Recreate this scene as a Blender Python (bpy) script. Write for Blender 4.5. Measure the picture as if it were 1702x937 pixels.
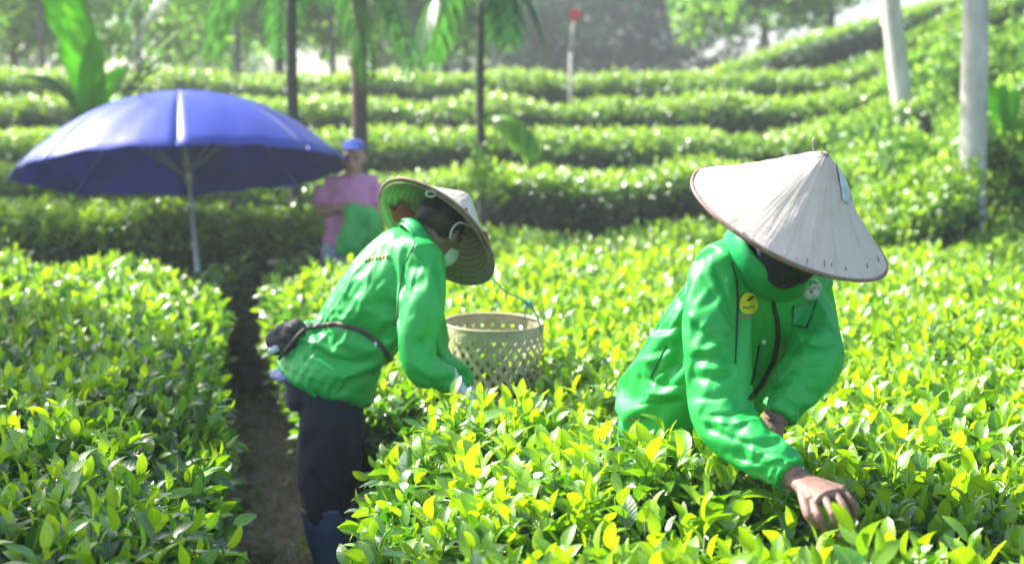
import bpy, bmesh, math, random
import numpy as np
from mathutils import Vector, Matrix, noise
from mathutils.bvhtree import BVHTree
R = math.radians
random.seed(7); rng = np.random.default_rng(7)
sc = bpy.context.scene
for o in list(bpy.data.objects): bpy.data.objects.remove(o)
C = sc.collection

# ------------------------------------------------------------------ camera, sky, sun, exposure
CAM_Z, PITCH, FPX, CX, CY = 1.6, R(6.0), 2364.0, 851.0, 468.5
cam = bpy.data.objects.new('camera', bpy.data.cameras.new('camera')); C.objects.link(cam)
cam.location = (0, 0, CAM_Z); cam.rotation_euler = (R(90) - PITCH, 0, 0)
cam.data.lens = 50.0; cam.data.sensor_width = 36.0
cam.data.clip_start = 0.05; cam.data.clip_end = 2000
cam.data.dof.use_dof = True; cam.data.dof.focus_distance = 3.3; cam.data.dof.aperture_fstop = 2.6
sc.camera = cam
SUN = Vector((-0.66, 0.36, 0.66)).normalized()
elev = math.asin(SUN.z); azim = math.atan2(SUN.x, SUN.y)
w = bpy.data.worlds.new('World'); sc.world = w; w.use_nodes = True
nt = w.node_tree; bg = nt.nodes['Background']
sky = nt.nodes.new('ShaderNodeTexSky'); sky.sky_type = 'NISHITA'; sky.sun_disc = False
sky.sun_elevation = elev; sky.sun_rotation = azim
sky.air_density = 1.0; sky.dust_density = 2.5; sky.ozone_density = 1.0
nt.links.new(sky.outputs[0], bg.inputs[0]); bg.inputs[1].default_value = 0.11
sl = bpy.data.lights.new('sun', 'SUN'); sl.energy = 5.0; sl.angle = R(0.5); sl.color = (1.0, 0.955, 0.87)
so = bpy.data.objects.new('sun', sl); C.objects.link(so)
so.rotation_euler = SUN.to_track_quat('Z', 'Y').to_euler(); so.location = (-20, 15, 25)
sc.view_settings.view_transform = 'Standard'; sc.view_settings.look = 'None'
sc.view_settings.gamma = 1.0; sc.view_settings.exposure = 1.7; sc.view_settings.use_curve_mapping = False
sc.render.engine = 'CYCLES'
sc.cycles.use_denoising = True
sc.cycles.max_bounces = 6; sc.cycles.diffuse_bounces = 3; sc.cycles.glossy_bounces = 2
sc.cycles.transmission_bounces = 4; sc.cycles.transparent_max_bounces = 4; sc.cycles.volume_bounces = 0
sc.cycles.sample_clamp_indirect = 6.0

# ------------------------------------------------------------------ helpers
Fv = Vector((0, math.cos(PITCH), -math.sin(PITCH))); Uv = Vector((0, math.sin(PITCH), math.cos(PITCH)))
CAM = Vector((0, 0, CAM_Z))
def ray(px, py):
    return Fv + Vector((1, 0, 0)) * ((px - CX) / FPX) - Uv * ((py - CY) / FPX)
def P(px, py, d):
    r = ray(px, py); return CAM + r * (d / r.y)
def proj(V):
    V = np.asarray(V) - np.array(CAM)
    f = V @ np.array(Fv); u = V @ np.array(Uv); x = V[:, 0]
    f = np.maximum(f, 0.01)
    return np.stack([CX + FPX * x / f, CY - FPX * u / f], 1), f
def tag(o, label=None, cat=None, group=None, kind=None):
    if label: o['label'] = label
    if cat: o['category'] = cat
    if group: o['group'] = group
    if kind: o['kind'] = kind
    return o
def empty(name, loc, label=None, cat=None, group=None, kind=None):
    o = bpy.data.objects.new(name, None); C.objects.link(o); o.location = loc
    o.empty_display_size = 0.1
    return tag(o, label, cat, group, kind)
def link(name, me, parent=None, mat=None):
    if mat is not None and not me.materials: me.materials.append(mat)
    o = bpy.data.objects.new(name, me); C.objects.link(o)
    if parent:
        o.parent = parent
        o.matrix_parent_inverse = Matrix.Translation(-root_loc(parent))
    return o
def root_loc(p):
    v = Vector(p.location)
    while p.parent:
        p = p.parent          # children are built in world space: their own location is 0
        v += p.location
    return v
def mesh_np(name, V, F, smooth=True):
    """V (n,3); F (m,k) array or list"""
    me = bpy.data.meshes.new(name)
    if isinstance(F, np.ndarray):
        k = F.shape[1]; m = len(F)
        me.vertices.add(len(V)); me.vertices.foreach_set('co', np.asarray(V, np.float32).ravel())
        me.loops.add(m * k); me.loops.foreach_set('vertex_index', F.astype(np.int32).ravel())
        me.polygons.add(m); me.polygons.foreach_set('loop_start', np.arange(0, m * k, k, dtype=np.int32))
        me.update(calc_edges=True)
        me.polygons.foreach_set('use_smooth', np.full(m, smooth))
    else:
        me.from_pydata([tuple(v) for v in V], [], F); me.update()
        me.polygons.foreach_set('use_smooth', np.full(len(me.polygons), smooth))
    return me
def fattr(me, name, vals):
    a = me.attributes.new(name, 'FLOAT', 'POINT'); a.data.foreach_set('value', np.asarray(vals, np.float32))
def catmull(pts, n):
    pts = [np.array(p, float) for p in pts]
    if len(pts) == 2: return [pts[0] + (pts[1] - pts[0]) * i / n for i in range(n + 1)]
    q = [2 * pts[0] - pts[1]] + pts + [2 * pts[-1] - pts[-2]]
    out = []
    for i in range(1, len(q) - 2):
        for k in range(n):
            t = k / n; a, b, c, d = q[i - 1], q[i], q[i + 1], q[i + 2]
            out.append(0.5 * ((2 * b) + (-a + c) * t + (2 * a - 5 * b + 4 * c - d) * t * t + (-a + 3 * b - 3 * c + d) * t ** 3))
    out.append(pts[-1]); return out
def tube(pts, rad, side=None, n=14, seg=4, cap=True):
    """loft through pts; rad = list of r or (ra, rb); side = axis of ra. returns V, F"""
    rad = [(r, r) if not isinstance(r, (tuple, list)) else r for r in rad]
    full = [list(p) + list(r) for p, r in zip(pts, rad)]
    S = catmull(full, seg); S = [np.array(s) for s in S]
    V = []; F = []; prev = np.array(side if side is not None else (0.3, 0.2, 0.9), float)
    for i, s in enumerate(S):
        a = S[max(i - 1, 0)][:3]; b = S[min(i + 1, len(S) - 1)][:3]
        t = b - a; t /= (np.linalg.norm(t) + 1e-9)
        sd = np.array(side, float) if side is not None else prev
        sd = sd - t * (sd @ t)
        if np.linalg.norm(sd) < 1e-4: sd = np.cross(t, (0.1, 0.9, 0.2))
        sd /= np.linalg.norm(sd); bt = np.cross(t, sd); prev = sd
        for k in range(n):
            an = 2 * math.pi * k / n
            V.append(s[:3] + sd * math.cos(an) * s[3] + bt * math.sin(an) * s[4])
    m = len(S)
    for i in range(m - 1):
        for k in range(n):
            F.append((i * n + k, i * n + (k + 1) % n, (i + 1) * n + (k + 1) % n, (i + 1) * n + k))
    if cap:
        F.append(tuple(range(n))[::-1]); F.append(tuple((m - 1) * n + k for k in range(n)))
    return V, F
def merge(parts):
    V = []; F = []
    for v, f in parts:
        o = len(V); V += [tuple(a) for a in v]; F += [tuple(i + o for i in q) for q in f]
    return V, F
def tubes_mesh(name, parts, smooth=True):
    V, F = merge(parts); return mesh_np(name, V, F, smooth)
def remesh(name, parts, voxel, sm=6, smf=0.6):
    """union of closed lofts grown into one continuous skin"""
    me = tubes_mesh(name + '_tmp', parts)
    o = bpy.data.objects.new('tmp', me); C.objects.link(o)
    m = o.modifiers.new('r', 'REMESH'); m.mode = 'VOXEL'; m.voxel_size = voxel
    if sm:
        s = o.modifiers.new('s', 'SMOOTH'); s.iterations = sm; s.factor = smf
    dg = bpy.context.evaluated_depsgraph_get()
    out = bpy.data.meshes.new_from_object(o.evaluated_get(dg)); out.name = name
    bpy.data.objects.remove(o); bpy.data.meshes.remove(me)
    out.polygons.foreach_set('use_smooth', np.full(len(out.polygons), True))
    return out
def get_co(me):
    a = np.empty(len(me.vertices) * 3, np.float32); me.vertices.foreach_get('co', a); return a.reshape(-1, 3).astype(float)
def get_no(me):
    a = np.empty(len(me.vertices) * 3, np.float32); me.vertices.foreach_get('normal', a); return a.reshape(-1, 3).astype(float)
def set_co(me, V):
    me.vertices.foreach_set('co', np.asarray(V, np.float32).ravel()); me.update()
def seg_dist(Q, poly):
    best = np.full(len(Q), 1e9); tt = np.zeros(len(Q)); L = len(poly) - 1
    for i in range(L):
        a = np.array(poly[i], float); b = np.array(poly[i + 1], float); ab = b - a
        t = np.clip(((Q - a) @ ab) / (ab @ ab), 0, 1)
        d = np.linalg.norm(Q - (a + t[:, None] * ab), axis=1)
        m = d < best; best[m] = d[m]; tt[m] = (i + t[m]) / L
    return best, tt
def crumple(V, N, sets):
    """flat facets meeting in sharp creases: triangle waves along warped directions, fading in and out over the cloth"""
    d = np.zeros(len(V))
    for (dr, wl, amp, sd) in sets:
        dr = np.array(dr, float); dr /= np.linalg.norm(dr)
        w1 = np.array([noise.noise(Vector((v[0] * 4.5 + sd, v[1] * 4.5, v[2] * 4.5))) for v in V])
        mk = np.array([noise.noise(Vector((v[0] * 7 - sd, v[1] * 7 + 3, v[2] * 7 + sd))) for v in V])
        ph = (V @ dr) / wl + w1 * 0.8 + sd
        saw = ph % 1.0; tri = np.where(saw < .32, saw / .32, (1 - saw) / .68)
        d += amp * (tri - .5) * np.clip(mk * 3.2 + .35, 0, 1)
    return V + N * d[:, None]
def cloth_folds(me, folds, noise_amp=0.003, seed=0, scale=9.0, stretch=(1, 1, 1), tri=None):
    """folds: (polyline of pixels, amplitude m, half width px): creases laid on the side they were seen on"""
    V = get_co(me); N = get_no(me); Q, f = proj(V)
    view = (np.array(CAM) - V); view /= np.linalg.norm(view, axis=1)[:, None]
    face = np.clip((N * view).sum(1) * 2.5, 0, 1)
    disp = np.zeros(len(V))
    for poly, amp, wd in folds:
        d, t = seg_dist(Q, poly)
        taper = np.clip(np.minimum(t, 1 - t) * 5 + 0.25, 0, 1)
        disp += 1.5 * amp * np.exp(-(d / wd) ** 1.15) * face * taper
    nz = np.array([noise.noise(Vector((v[0] * scale * stretch[0] + seed, v[1] * scale * stretch[1], v[2] * scale * stretch[2]))) +
                   0.9 * (0.35 - abs(noise.noise(Vector((v[0] * scale * 1.5 + seed + v[2] * 3, v[1] * scale * 1.5 + 5, v[2] * scale * 1.0 - v[0] * 4))))) +
                   0.4 * (0.35 - abs(noise.noise(Vector((v[0] * scale * 3.3 + seed, v[1] * scale * 3.3 + 5, v[2] * scale * 2.2 + v[0] * 9))))) for v in V])
    disp += noise_amp * nz
    V = V + N * disp[:, None]
    if tri: V = crumple(V, N, tri)
    set_co(me, V)
def drape(me, body_parts, fixed, frames=20, slack=0.07, goal=0.10, bend=2.5, name='jacket', sm=1):
    """let the garment, cut a little too large, buckle and settle on the body: real wrinkles. fixed: [(centre, radius)] sewn-down ends"""
    bm_ = tubes_mesh('collider', body_parts); cb = bpy.data.objects.new('collider', bm_); C.objects.link(cb)
    cm = cb.modifiers.new('c', 'COLLISION'); cb.collision.thickness_outer = 0.006; cb.collision.cloth_friction = 12
    o = bpy.data.objects.new('garment', me); C.objects.link(o)
    vg = o.vertex_groups.new(name='pin'); V = get_co(me); wt = np.full(len(V), goal)
    for (c, r) in fixed:
        d = np.linalg.norm(V - np.array(c), axis=1); wt = np.maximum(wt, np.clip(1.6 - d / r, 0, 1))
    for k in range(0, 11):
        idx = np.nonzero((wt >= k / 10 - .05) & (wt < k / 10 + .05))[0]
        if len(idx): vg.add([int(q) for q in idx], k / 10 if k else goal, 'REPLACE')
    m = o.modifiers.new('cloth', 'CLOTH'); st = m.settings
    st.quality = 5; st.mass = 0.25; st.tension_stiffness = 18; st.compression_stiffness = 18; st.shear_stiffness = 8; st.bending_stiffness = bend
    st.tension_damping = 8; st.compression_damping = 8; st.shear_damping = 6; st.bending_damping = 0.6; st.air_damping = 2.0
    st.effector_weights.gravity = 0.35; st.vertex_group_mass = 'pin'; st.pin_stiffness = 0.6; st.shrink_min = -slack; st.shrink_max = -slack
    m.collision_settings.use_collision = True; m.collision_settings.distance_min = 0.004; m.collision_settings.use_self_collision = False
    m.point_cache.frame_start = 1; m.point_cache.frame_end = frames + 1
    for f in range(1, frames + 1): sc.frame_set(f); o.evaluated_get(bpy.context.evaluated_depsgraph_get()).data.vertices
    dg = bpy.context.evaluated_depsgraph_get(); co = get_co(bpy.data.meshes.new_from_object(o.evaluated_get(dg)))
    o.modifiers.remove(m); set_co(me, co)
    if sm:
        q = o.modifiers.new('s', 'SUBSURF'); q.levels = 1; q.render_levels = 1
        dg = bpy.context.evaluated_depsgraph_get(); out = bpy.data.meshes.new_from_object(o.evaluated_get(dg))
    else: out = me.copy()
    bpy.data.objects.remove(o); bpy.data.objects.remove(cb); out.name = name
    sc.frame_set(1)
    out.polygons.foreach_set('use_smooth', np.full(len(out.polygons), True)); return out
def bvh_of(mes):
    V = []; F = []
    for me in mes:
        o = len(V); V += [v.co.copy() for v in me.vertices]; F += [tuple(i + o for i in p.vertices) for p in me.polygons]
    return BVHTree.FromPolygons(V, F)
def hit(bvh, px, py, off, dflt):
    r = ray(px, py).normalized(); h = bvh.ray_cast(CAM, r)
    if h[0] is None: return P(px, py, dflt)
    n = h[1] if h[1].dot(r) < 0 else -h[1]
    return h[0] + n * off - r * off * 0.3
def sewn_poly(bvh, ring, off=0.0025, dflt=3.0, rings=4):
    """a patch that follows the cloth: ring of pixels -> fan of concentric rings"""
    cx = sum(p[0] for p in ring) / len(ring); cy = sum(p[1] for p in ring) / len(ring)
    V = [hit(bvh, cx, cy, off, dflt)]; n = len(ring); F = []
    for k in range(1, rings + 1):
        for p in ring:
            V.append(hit(bvh, cx + (p[0] - cx) * k / rings, cy + (p[1] - cy) * k / rings, off, dflt))
    for i in range(n):
        F.append((0, 1 + i, 1 + (i + 1) % n))
        for k in range(rings - 1):
            a = 1 + k * n; b = a + n
            F.append((a + i, b + i, b + (i + 1) % n, a + (i + 1) % n))
    return V, F
def sewn_line(bvh, pts, wpx, off=0.003, dflt=3.0, step=3.0, thick=0.002):
    """a strip with real thickness that follows the cloth along a line of pixels"""
    L = []
    for a, b in zip(pts[:-1], pts[1:]):
        n = max(2, int(math.dist(a, b) / step))
        for k in range(n): L.append((a[0] + (b[0] - a[0]) * k / n, a[1] + (b[1] - a[1]) * k / n))
    L.append(pts[-1]); V = []; F = []
    for i, p in enumerate(L):
        q = L[min(i + 1, len(L) - 1)]; o = L[max(i - 1, 0)]
        dx, dy = q[0] - o[0], q[1] - o[1]; l = math.hypot(dx, dy) or 1
        nx, ny = -dy / l * wpx / 2, dx / l * wpx / 2
        c = [hit(bvh, p[0] + nx * k, p[1] + ny * k, off, dflt) for k in (-1, 0, 1)]
        back = [hit(bvh, p[0] + nx * k * 1.05, p[1] + ny * k * 1.05, -0.002, dflt) for k in (-1, 1)]
        V += [back[0], c[0], c[1], c[2], back[1]]
    for i in range(len(L) - 1):
        for k in range(4): F.append((i * 5 + k, i * 5 + k + 1, i * 5 + 5 + k + 1, i * 5 + 5 + k))
    return V, F

# ------------------------------------------------------------------ materials
MAT = {}
def nodes(name):
    m = bpy.data.materials.new(name); m.use_nodes = True; t = m.node_tree
    b = t.nodes['Principled BSDF']; MAT[name] = m; return m, t, b
def ramp(t, src, stops):
    r = t.nodes.new('ShaderNodeValToRGB'); e = r.color_ramp.elements
    while len(e) > len(stops): e.remove(e[-1])
    while len(e) < len(stops): e.new(0.5)
    for k, (p, c) in enumerate(stops): e[k].position = p; e[k].color = (*c, 1)
    t.links.new(src, r.inputs[0]); return r.outputs[0]
def noise_node(t, scale, detail=4, rough=0.6, coord='Object', vec=None, stretch=None):
    n = t.nodes.new('ShaderNodeTexNoise'); n.inputs['Scale'].default_value = scale
    n.inputs['Detail'].default_value = detail; n.inputs['Roughness'].default_value = rough
    tc = t.nodes.new('ShaderNodeTexCoord'); src = tc.outputs[coord]
    if stretch:
        mp = t.nodes.new('ShaderNodeMapping'); mp.inputs['Scale'].default_value = stretch
        t.links.new(src, mp.inputs[0]); src = mp.outputs[0]
    t.links.new(src, n.inputs['Vector']); return n.outputs[0]
def bump(t, b, src, strength, dist=0.01):
    n = t.nodes.new('ShaderNodeBump'); n.inputs['Strength'].default_value = strength; n.inputs['Distance'].default_value = dist
    t.links.new(src, n.inputs['Height']); t.links.new(n.outputs[0], b.inputs['Normal']); return n
def simple(name, col, col2=None, rough=0.7, spec=0.3, nscale=20, bstr=0.2, bdist=0.003, stretch=None, metal=0, sheen=0, bscale=None):
    m, t, b = nodes(name)
    nz = noise_node(t, nscale, stretch=stretch)
    t.links.new(ramp(t, nz, [(0.3, col), (0.7, col2 or tuple(c * 0.7 for c in col))]), b.inputs['Base Color'])
    b.inputs['Roughness'].default_value = rough; b.inputs['Specular IOR Level'].default_value = spec
    b.inputs['Metallic'].default_value = metal
    if sheen: b.inputs['Sheen Weight'].default_value = sheen
    if bstr: bump(t, b, noise_node(t, bscale or nscale * 3, stretch=stretch), bstr, bdist)
    return m
def leaf_mat(name, stops, trans_gain=(1.0, 1.0, 1.0), tmix=0.45, rough=0.32, spec=0.5, veins=True, vein_scale=1.0, coat=0.0):
    m, t, b = nodes(name); N = t.nodes; L = t.links
    at = N.new('ShaderNodeAttribute'); at.attribute_name = 'age'
    col = ramp(t, at.outputs['Fac'], stops)
    hs = N.new('ShaderNodeHueSaturation'); L.new(col, hs.inputs['Color'])
    ar = N.new('ShaderNodeAttribute'); ar.attribute_name = 'rnd'
    mr = N.new('ShaderNodeMapRange'); L.new(ar.outputs['Fac'], mr.inputs[0]); mr.inputs[3].default_value = 0.72; mr.inputs[4].default_value = 1.25
    L.new(mr.outputs[0], hs.inputs['Value'])
    mh = N.new('ShaderNodeMapRange'); L.new(ar.outputs['Fac'], mh.inputs[0]); mh.inputs[3].default_value = 0.506; mh.inputs[4].default_value = 0.492
    L.new(mh.outputs[0], hs.inputs['Hue'])
    base = hs.outputs[0]
    if veins:
        uv = N.new('ShaderNodeUVMap'); uv.uv_map = 'UVMap'
        sp = N.new('ShaderNodeSeparateXYZ'); L.new(uv.outputs[0], sp.inputs[0])
        ab = N.new('ShaderNodeMath'); ab.operation = 'ABSOLUTE'; L.new(sp.outputs[0], ab.inputs[0])      # 0 at midrib .. 1 at margin
        # side veins: sin of (v*26 - |u|*7)
        m1 = N.new('ShaderNodeMath'); m1.operation = 'MULTIPLY'; L.new(sp.outputs[1], m1.inputs[0]); m1.inputs[1].default_value = 52
        m2 = N.new('ShaderNodeMath'); m2.operation = 'MULTIPLY_ADD'; L.new(ab.outputs[0], m2.inputs[0]); m2.inputs[1].default_value = -9; L.new(m1.outputs[0], m2.inputs[2])
        sn = N.new('ShaderNodeMath'); sn.operation = 'SINE'; L.new(m2.outputs[0], sn.inputs[0])
        rib = N.new('ShaderNodeMapRange'); L.new(ab.outputs[0], rib.inputs[0]); rib.inputs[1].default_value = 0.03; rib.inputs[2].default_value = 0.11
        rib.inputs[3].default_value = 1; rib.inputs[4].default_value = 0
        mx = N.new('ShaderNodeMixRGB'); mx.blend_type = 'MIX'; L.new(rib.outputs[0], mx.inputs[0]); L.new(base, mx.inputs[1])
        br = N.new('ShaderNodeMixRGB'); br.blend_type = 'MIX'; br.inputs[0].default_value = 0.35; L.new(base, br.inputs[1]); br.inputs[2].default_value = (0.4, 0.5, 0.15, 1)
        L.new(br.outputs[0], mx.inputs[2]); base = mx.outputs[0]
        hsum = N.new('ShaderNodeMath'); hsum.operation = 'MULTIPLY_ADD'; L.new(sn.outputs[0], hsum.inputs[0]); hsum.inputs[1].default_value = 0.3; L.new(ab.outputs[0], hsum.inputs[2])
        bp = N.new('ShaderNodeBump'); bp.inputs['Strength'].default_value = 0.35; bp.inputs['Distance'].default_value = 0.0015
        L.new(hsum.outputs[0], bp.inputs['Height']); L.new(bp.outputs[0], b.inputs['Normal'])
    L.new(base, b.inputs['Base Color'])
    b.inputs['Roughness'].default_value = rough; b.inputs['Specular IOR Level'].default_value = spec
    b.inputs['Coat Weight'].default_value = coat; b.inputs['Coat Roughness'].default_value = 0.22
    tr = N.new('ShaderNodeBsdfTranslucent')
    mg = N.new('ShaderNodeMixRGB'); mg.blend_type = 'MULTIPLY'; mg.inputs[0].default_value = 1; L.new(base, mg.inputs[1]); mg.inputs[2].default_value = (*trans_gain, 1)
    L.new(mg.outputs[0], tr.inputs[0])
    ms = N.new('ShaderNodeMixShader'); ms.inputs[0].default_value = tmix
    L.new(b.outputs[0], ms.inputs[1]); L.new(tr.outputs[0], ms.inputs[2]); L.new(ms.outputs[0], N['Material Output'].inputs[0])
    return m
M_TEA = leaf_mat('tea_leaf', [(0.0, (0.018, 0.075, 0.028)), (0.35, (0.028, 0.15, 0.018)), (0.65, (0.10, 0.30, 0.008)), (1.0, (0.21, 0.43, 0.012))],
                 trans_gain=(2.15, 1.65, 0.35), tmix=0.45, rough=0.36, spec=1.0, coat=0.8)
M_TREE = leaf_mat('tree_leaf', [(0.0, (0.022, 0.08, 0.025)), (0.5, (0.065, 0.20, 0.03)), (1.0, (0.19, 0.38, 0.04))], trans_gain=(1.8, 1.8, 0.8), tmix=0.5, rough=0.35, spec=0.5, veins=False)
M_DARKTREE = leaf_mat('dark_tree_leaf', [(0.0, (0.012, 0.05, 0.03)), (0.5, (0.03, 0.11, 0.05)), (1.0, (0.06, 0.19, 0.05))], tmix=0.4, rough=0.5, spec=0.3, veins=False)
M_PALM = leaf_mat('palm_leaf', [(0.0, (0.02, 0.08, 0.03)), (0.6, (0.05, 0.18, 0.04)), (1.0, (0.14, 0.34, 0.03))], trans_gain=(1.9, 1.9, 0.8), tmix=0.45, rough=0.35, spec=0.4, veins=False)
M_SHRUB = leaf_mat('shrub_leaf', [(0.0, (0.045, 0.13, 0.03)), (0.5, (0.11, 0.27, 0.035)), (1.0, (0.27, 0.44, 0.07))], trans_gain=(1.7, 1.7, 0.9), tmix=0.45, rough=0.35, spec=0.45, veins=False)
M_GRASS = leaf_mat('grass_blade', [(0.0, (0.12, 0.24, 0.04)), (1.0, (0.33, 0.47, 0.10))], trans_gain=(1.5, 1.5, 0.9), tmix=0.4, rough=0.5, spec=0.3, veins=False)
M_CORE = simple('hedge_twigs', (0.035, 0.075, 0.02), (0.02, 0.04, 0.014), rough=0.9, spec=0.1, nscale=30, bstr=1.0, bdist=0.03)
M_STEM = simple('green_stem', (0.12, 0.2, 0.05), (0.2, 0.22, 0.09), rough=0.6, nscale=8)
M_SOIL = simple('soil', (0.36, 0.29, 0.24), (0.15, 0.12, 0.10), rough=0.95, spec=0.1, nscale=14, bstr=1.0, bdist=0.03, bscale=45)
M_GROUND = simple('hill_ground', (0.06, 0.10, 0.03), (0.075, 0.06, 0.035), rough=0.95, spec=0.1, nscale=1.5, bstr=0.8, bdist=0.04, bscale=20)
M_BARK = simple('brown_bark', (0.16, 0.115, 0.09), (0.07, 0.055, 0.045), rough=0.9, nscale=14, bstr=0.8, bdist=0.01, stretch=(1, 1, 0.25))
M_PALMBARK = simple('palm_bark', (0.09, 0.11, 0.07), (0.05, 0.05, 0.04), rough=0.85, nscale=20, bstr=0.6, bdist=0.008, stretch=(0.4, 0.4, 2))
M_WHITEBARK = simple('whitewashed_bark', (0.68, 0.66, 0.62), (0.42, 0.40, 0.37), rough=0.85, nscale=9, bstr=0.7, bdist=0.008, stretch=(1, 1, 0.35))
M_GREYBARK = simple('grey_bark', (0.2, 0.18, 0.16), (0.1, 0.09, 0.08), rough=0.9, nscale=9, bstr=0.7, bdist=0.01, stretch=(1, 1, 0.3))
M_BANANA = leaf_mat('banana_leaf', [(0.0, (0.05, 0.16, 0.025)), (1.0, (0.20, 0.46, 0.02))], trans_gain=(1.8, 1.8, 0.5), tmix=0.6, rough=0.35, spec=0.5)
def cloth_mat(name, c1, c2, rough=0.5, spec=0.45, weave=900, crease=0.5, sheen=0.25):
    m, t, b = nodes(name)
    t.links.new(ramp(t, noise_node(t, 7, 5), [(0.3, c1), (0.75, c2)]), b.inputs['Base Color'])
    b.inputs['Roughness'].default_value = rough; b.inputs['Specular IOR Level'].default_value = spec
    b.inputs['Sheen Weight'].default_value = sheen; b.inputs['Sheen Roughness'].default_value = 0.4
    b1 = t.nodes.new('ShaderNodeBump'); b1.inputs['Strength'].default_value = crease; b1.inputs['Distance'].default_value = 0.006
    t.links.new(noise_node(t, 16, 5, 0.55, stretch=(1, 1, 0.6)), b1.inputs['Height'])
    b2 = t.nodes.new('ShaderNodeBump'); b2.inputs['Strength'].default_value = 0.12; b2.inputs['Distance'].default_value = 0.0006
    t.links.new(noise_node(t, weave, 2), b2.inputs['Height']); t.links.new(b1.outputs[0], b2.inputs['Normal'])
    t.links.new(b2.outputs[0], b.inputs['Normal']); return m
M_JACKET = cloth_mat('green_nylon', (0.008, 0.44, 0.070), (0.006, 0.37, 0.056), rough=0.5, spec=0.6, sheen=0.0, crease=0.25)
M_COLLAR = cloth_mat('green_nylon_trim', (0.005, 0.40, 0.10), (0.005, 0.34, 0.09), rough=0.5, sheen=0.0)
M_SEAM = simple('dark_seam', (0.012, 0.05, 0.022), (0.03, 0.04, 0.03), rough=0.7, nscale=60)
M_TROUSER = cloth_mat('navy_cotton', (0.02, 0.028, 0.045), (0.014, 0.02, 0.032), rough=0.8, spec=0.2, sheen=0.1)
M_BOOT = simple('blue_rubber', (0.045, 0.12, 0.22), (0.07, 0.15, 0.25), rough=0.4, spec=0.5, nscale=9, bstr=0.2)
M_SKIN = simple('skin', (0.30, 0.18, 0.145), (0.20, 0.115, 0.09), rough=0.55, spec=0.35, nscale=45, bstr=0.55, bdist=0.003, bscale=160)
M_SKINM = simple('tan_skin', (0.48, 0.28, 0.2), (0.38, 0.21, 0.15), rough=0.5, spec=0.4, nscale=30, bstr=0.2)
M_SKIN.node_tree.nodes['Principled BSDF'].inputs['Subsurface Weight'].default_value = 0.08
M_HAIR = simple('black_hair', (0.012, 0.011, 0.012), (0.03, 0.025, 0.022), rough=0.4, spec=0.5, nscale=60, bstr=0.8, bdist=0.004, stretch=(3, 3, 0.3))
M_MASK = cloth_mat('white_mask_cloth', (0.72, 0.76, 0.8), (0.6, 0.66, 0.72), rough=0.8, spec=0.2)
M_GLOVE = cloth_mat('white_glove_knit', (0.7, 0.72, 0.78), (0.55, 0.58, 0.66), rough=0.85, spec=0.2)
M_PINK = cloth_mat('pink_cotton', (0.66, 0.27, 0.50), (0.58, 0.23, 0.44), rough=0.85, spec=0.15)
M_CAP = cloth_mat('blue_cap_cloth', (0.05, 0.14, 0.6), (0.04, 0.10, 0.45), rough=0.7)
M_DENIM = cloth_mat('pale_denim', (0.42, 0.48, 0.62), (0.25, 0.32, 0.5), rough=0.85)
M_UMB = cloth_mat('blue_canopy', (0.032, 0.07, 0.50), (0.026, 0.055, 0.42), rough=0.45, spec=0.45, crease=0.25, sheen=0.05)
_t = M_UMB.node_tree
_tr = _t.nodes.new('ShaderNodeBsdfTranslucent'); _tr.inputs[0].default_value = (0.04, 0.12, 0.6, 1)
_mx = _t.nodes.new('ShaderNodeMixShader'); _mx.inputs[0].default_value = 0.2
_t.links.new(_t.nodes['Principled BSDF'].outputs[0], _mx.inputs[1]); _t.links.new(_tr.outputs[0], _mx.inputs[2]); _t.links.new(_mx.outputs[0], _t.nodes['Material Output'].inputs[0])
M_POLE = simple('grey_painted_steel', (0.55, 0.62, 0.6), (0.4, 0.47, 0.46), rough=0.35, spec=0.5, metal=0.3, nscale=10, bstr=0.05)
M_BELT = simple('brown_strap', (0.06, 0.05, 0.05), (0.11, 0.09, 0.09), rough=0.6, nscale=40, bstr=0.5)
M_POUCH = simple('dark_pouch_leather', (0.03, 0.027, 0.03), (0.09, 0.08, 0.085), rough=0.55, nscale=22, bstr=0.8, bdist=0.01)
M_BLUECLOTH = cloth_mat('blue_white_cloth', (0.08, 0.1, 0.5), (0.6, 0.62, 0.75), rough=0.8)
M_YELLOW = simple('yellow_badge', (0.62, 0.66, 0.02), (0.55, 0.6, 0.02), rough=0.5, nscale=30, bstr=0.1)
M_WHITE = simple('white_print', (0.72, 0.78, 0.74), (0.6, 0.7, 0.64), rough=0.6, nscale=80, bstr=0)
M_BLACK = simple('dark_print', (0.02, 0.04, 0.02), rough=0.6, bstr=0)
M_GOLD = simple('golden_print', (0.62, 0.5, 0.16), (0.7, 0.55, 0.3), rough=0.6, nscale=60, bstr=0)
M_ORANGE = simple('orange_print', (0.6, 0.28, 0.1), rough=0.6, bstr=0)
M_REDCLOTH = cloth_mat('red_hat_cloth', (0.42, 0.05, 0.035), (0.33, 0.04, 0.03), rough=0.8)
M_RED = simple('red_plastic', (0.75, 0.08, 0.09), (0.65, 0.06, 0.07), rough=0.5, nscale=8, bstr=0.1)
M_POST = simple('weathered_post', (0.45, 0.42, 0.38), (0.3, 0.28, 0.25), rough=0.85, nscale=20, bstr=0.3)
M_RIBBON = simple('teal_ribbon', (0.08, 0.3, 0.24), (0.15, 0.35, 0.3), rough=0.6, nscale=30)
M_PATCH = simple('clear_tape', (0.62, 0.72, 0.8), (0.45, 0.56, 0.66), rough=0.25, spec=0.6, nscale=50, bstr=0.4)
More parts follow.
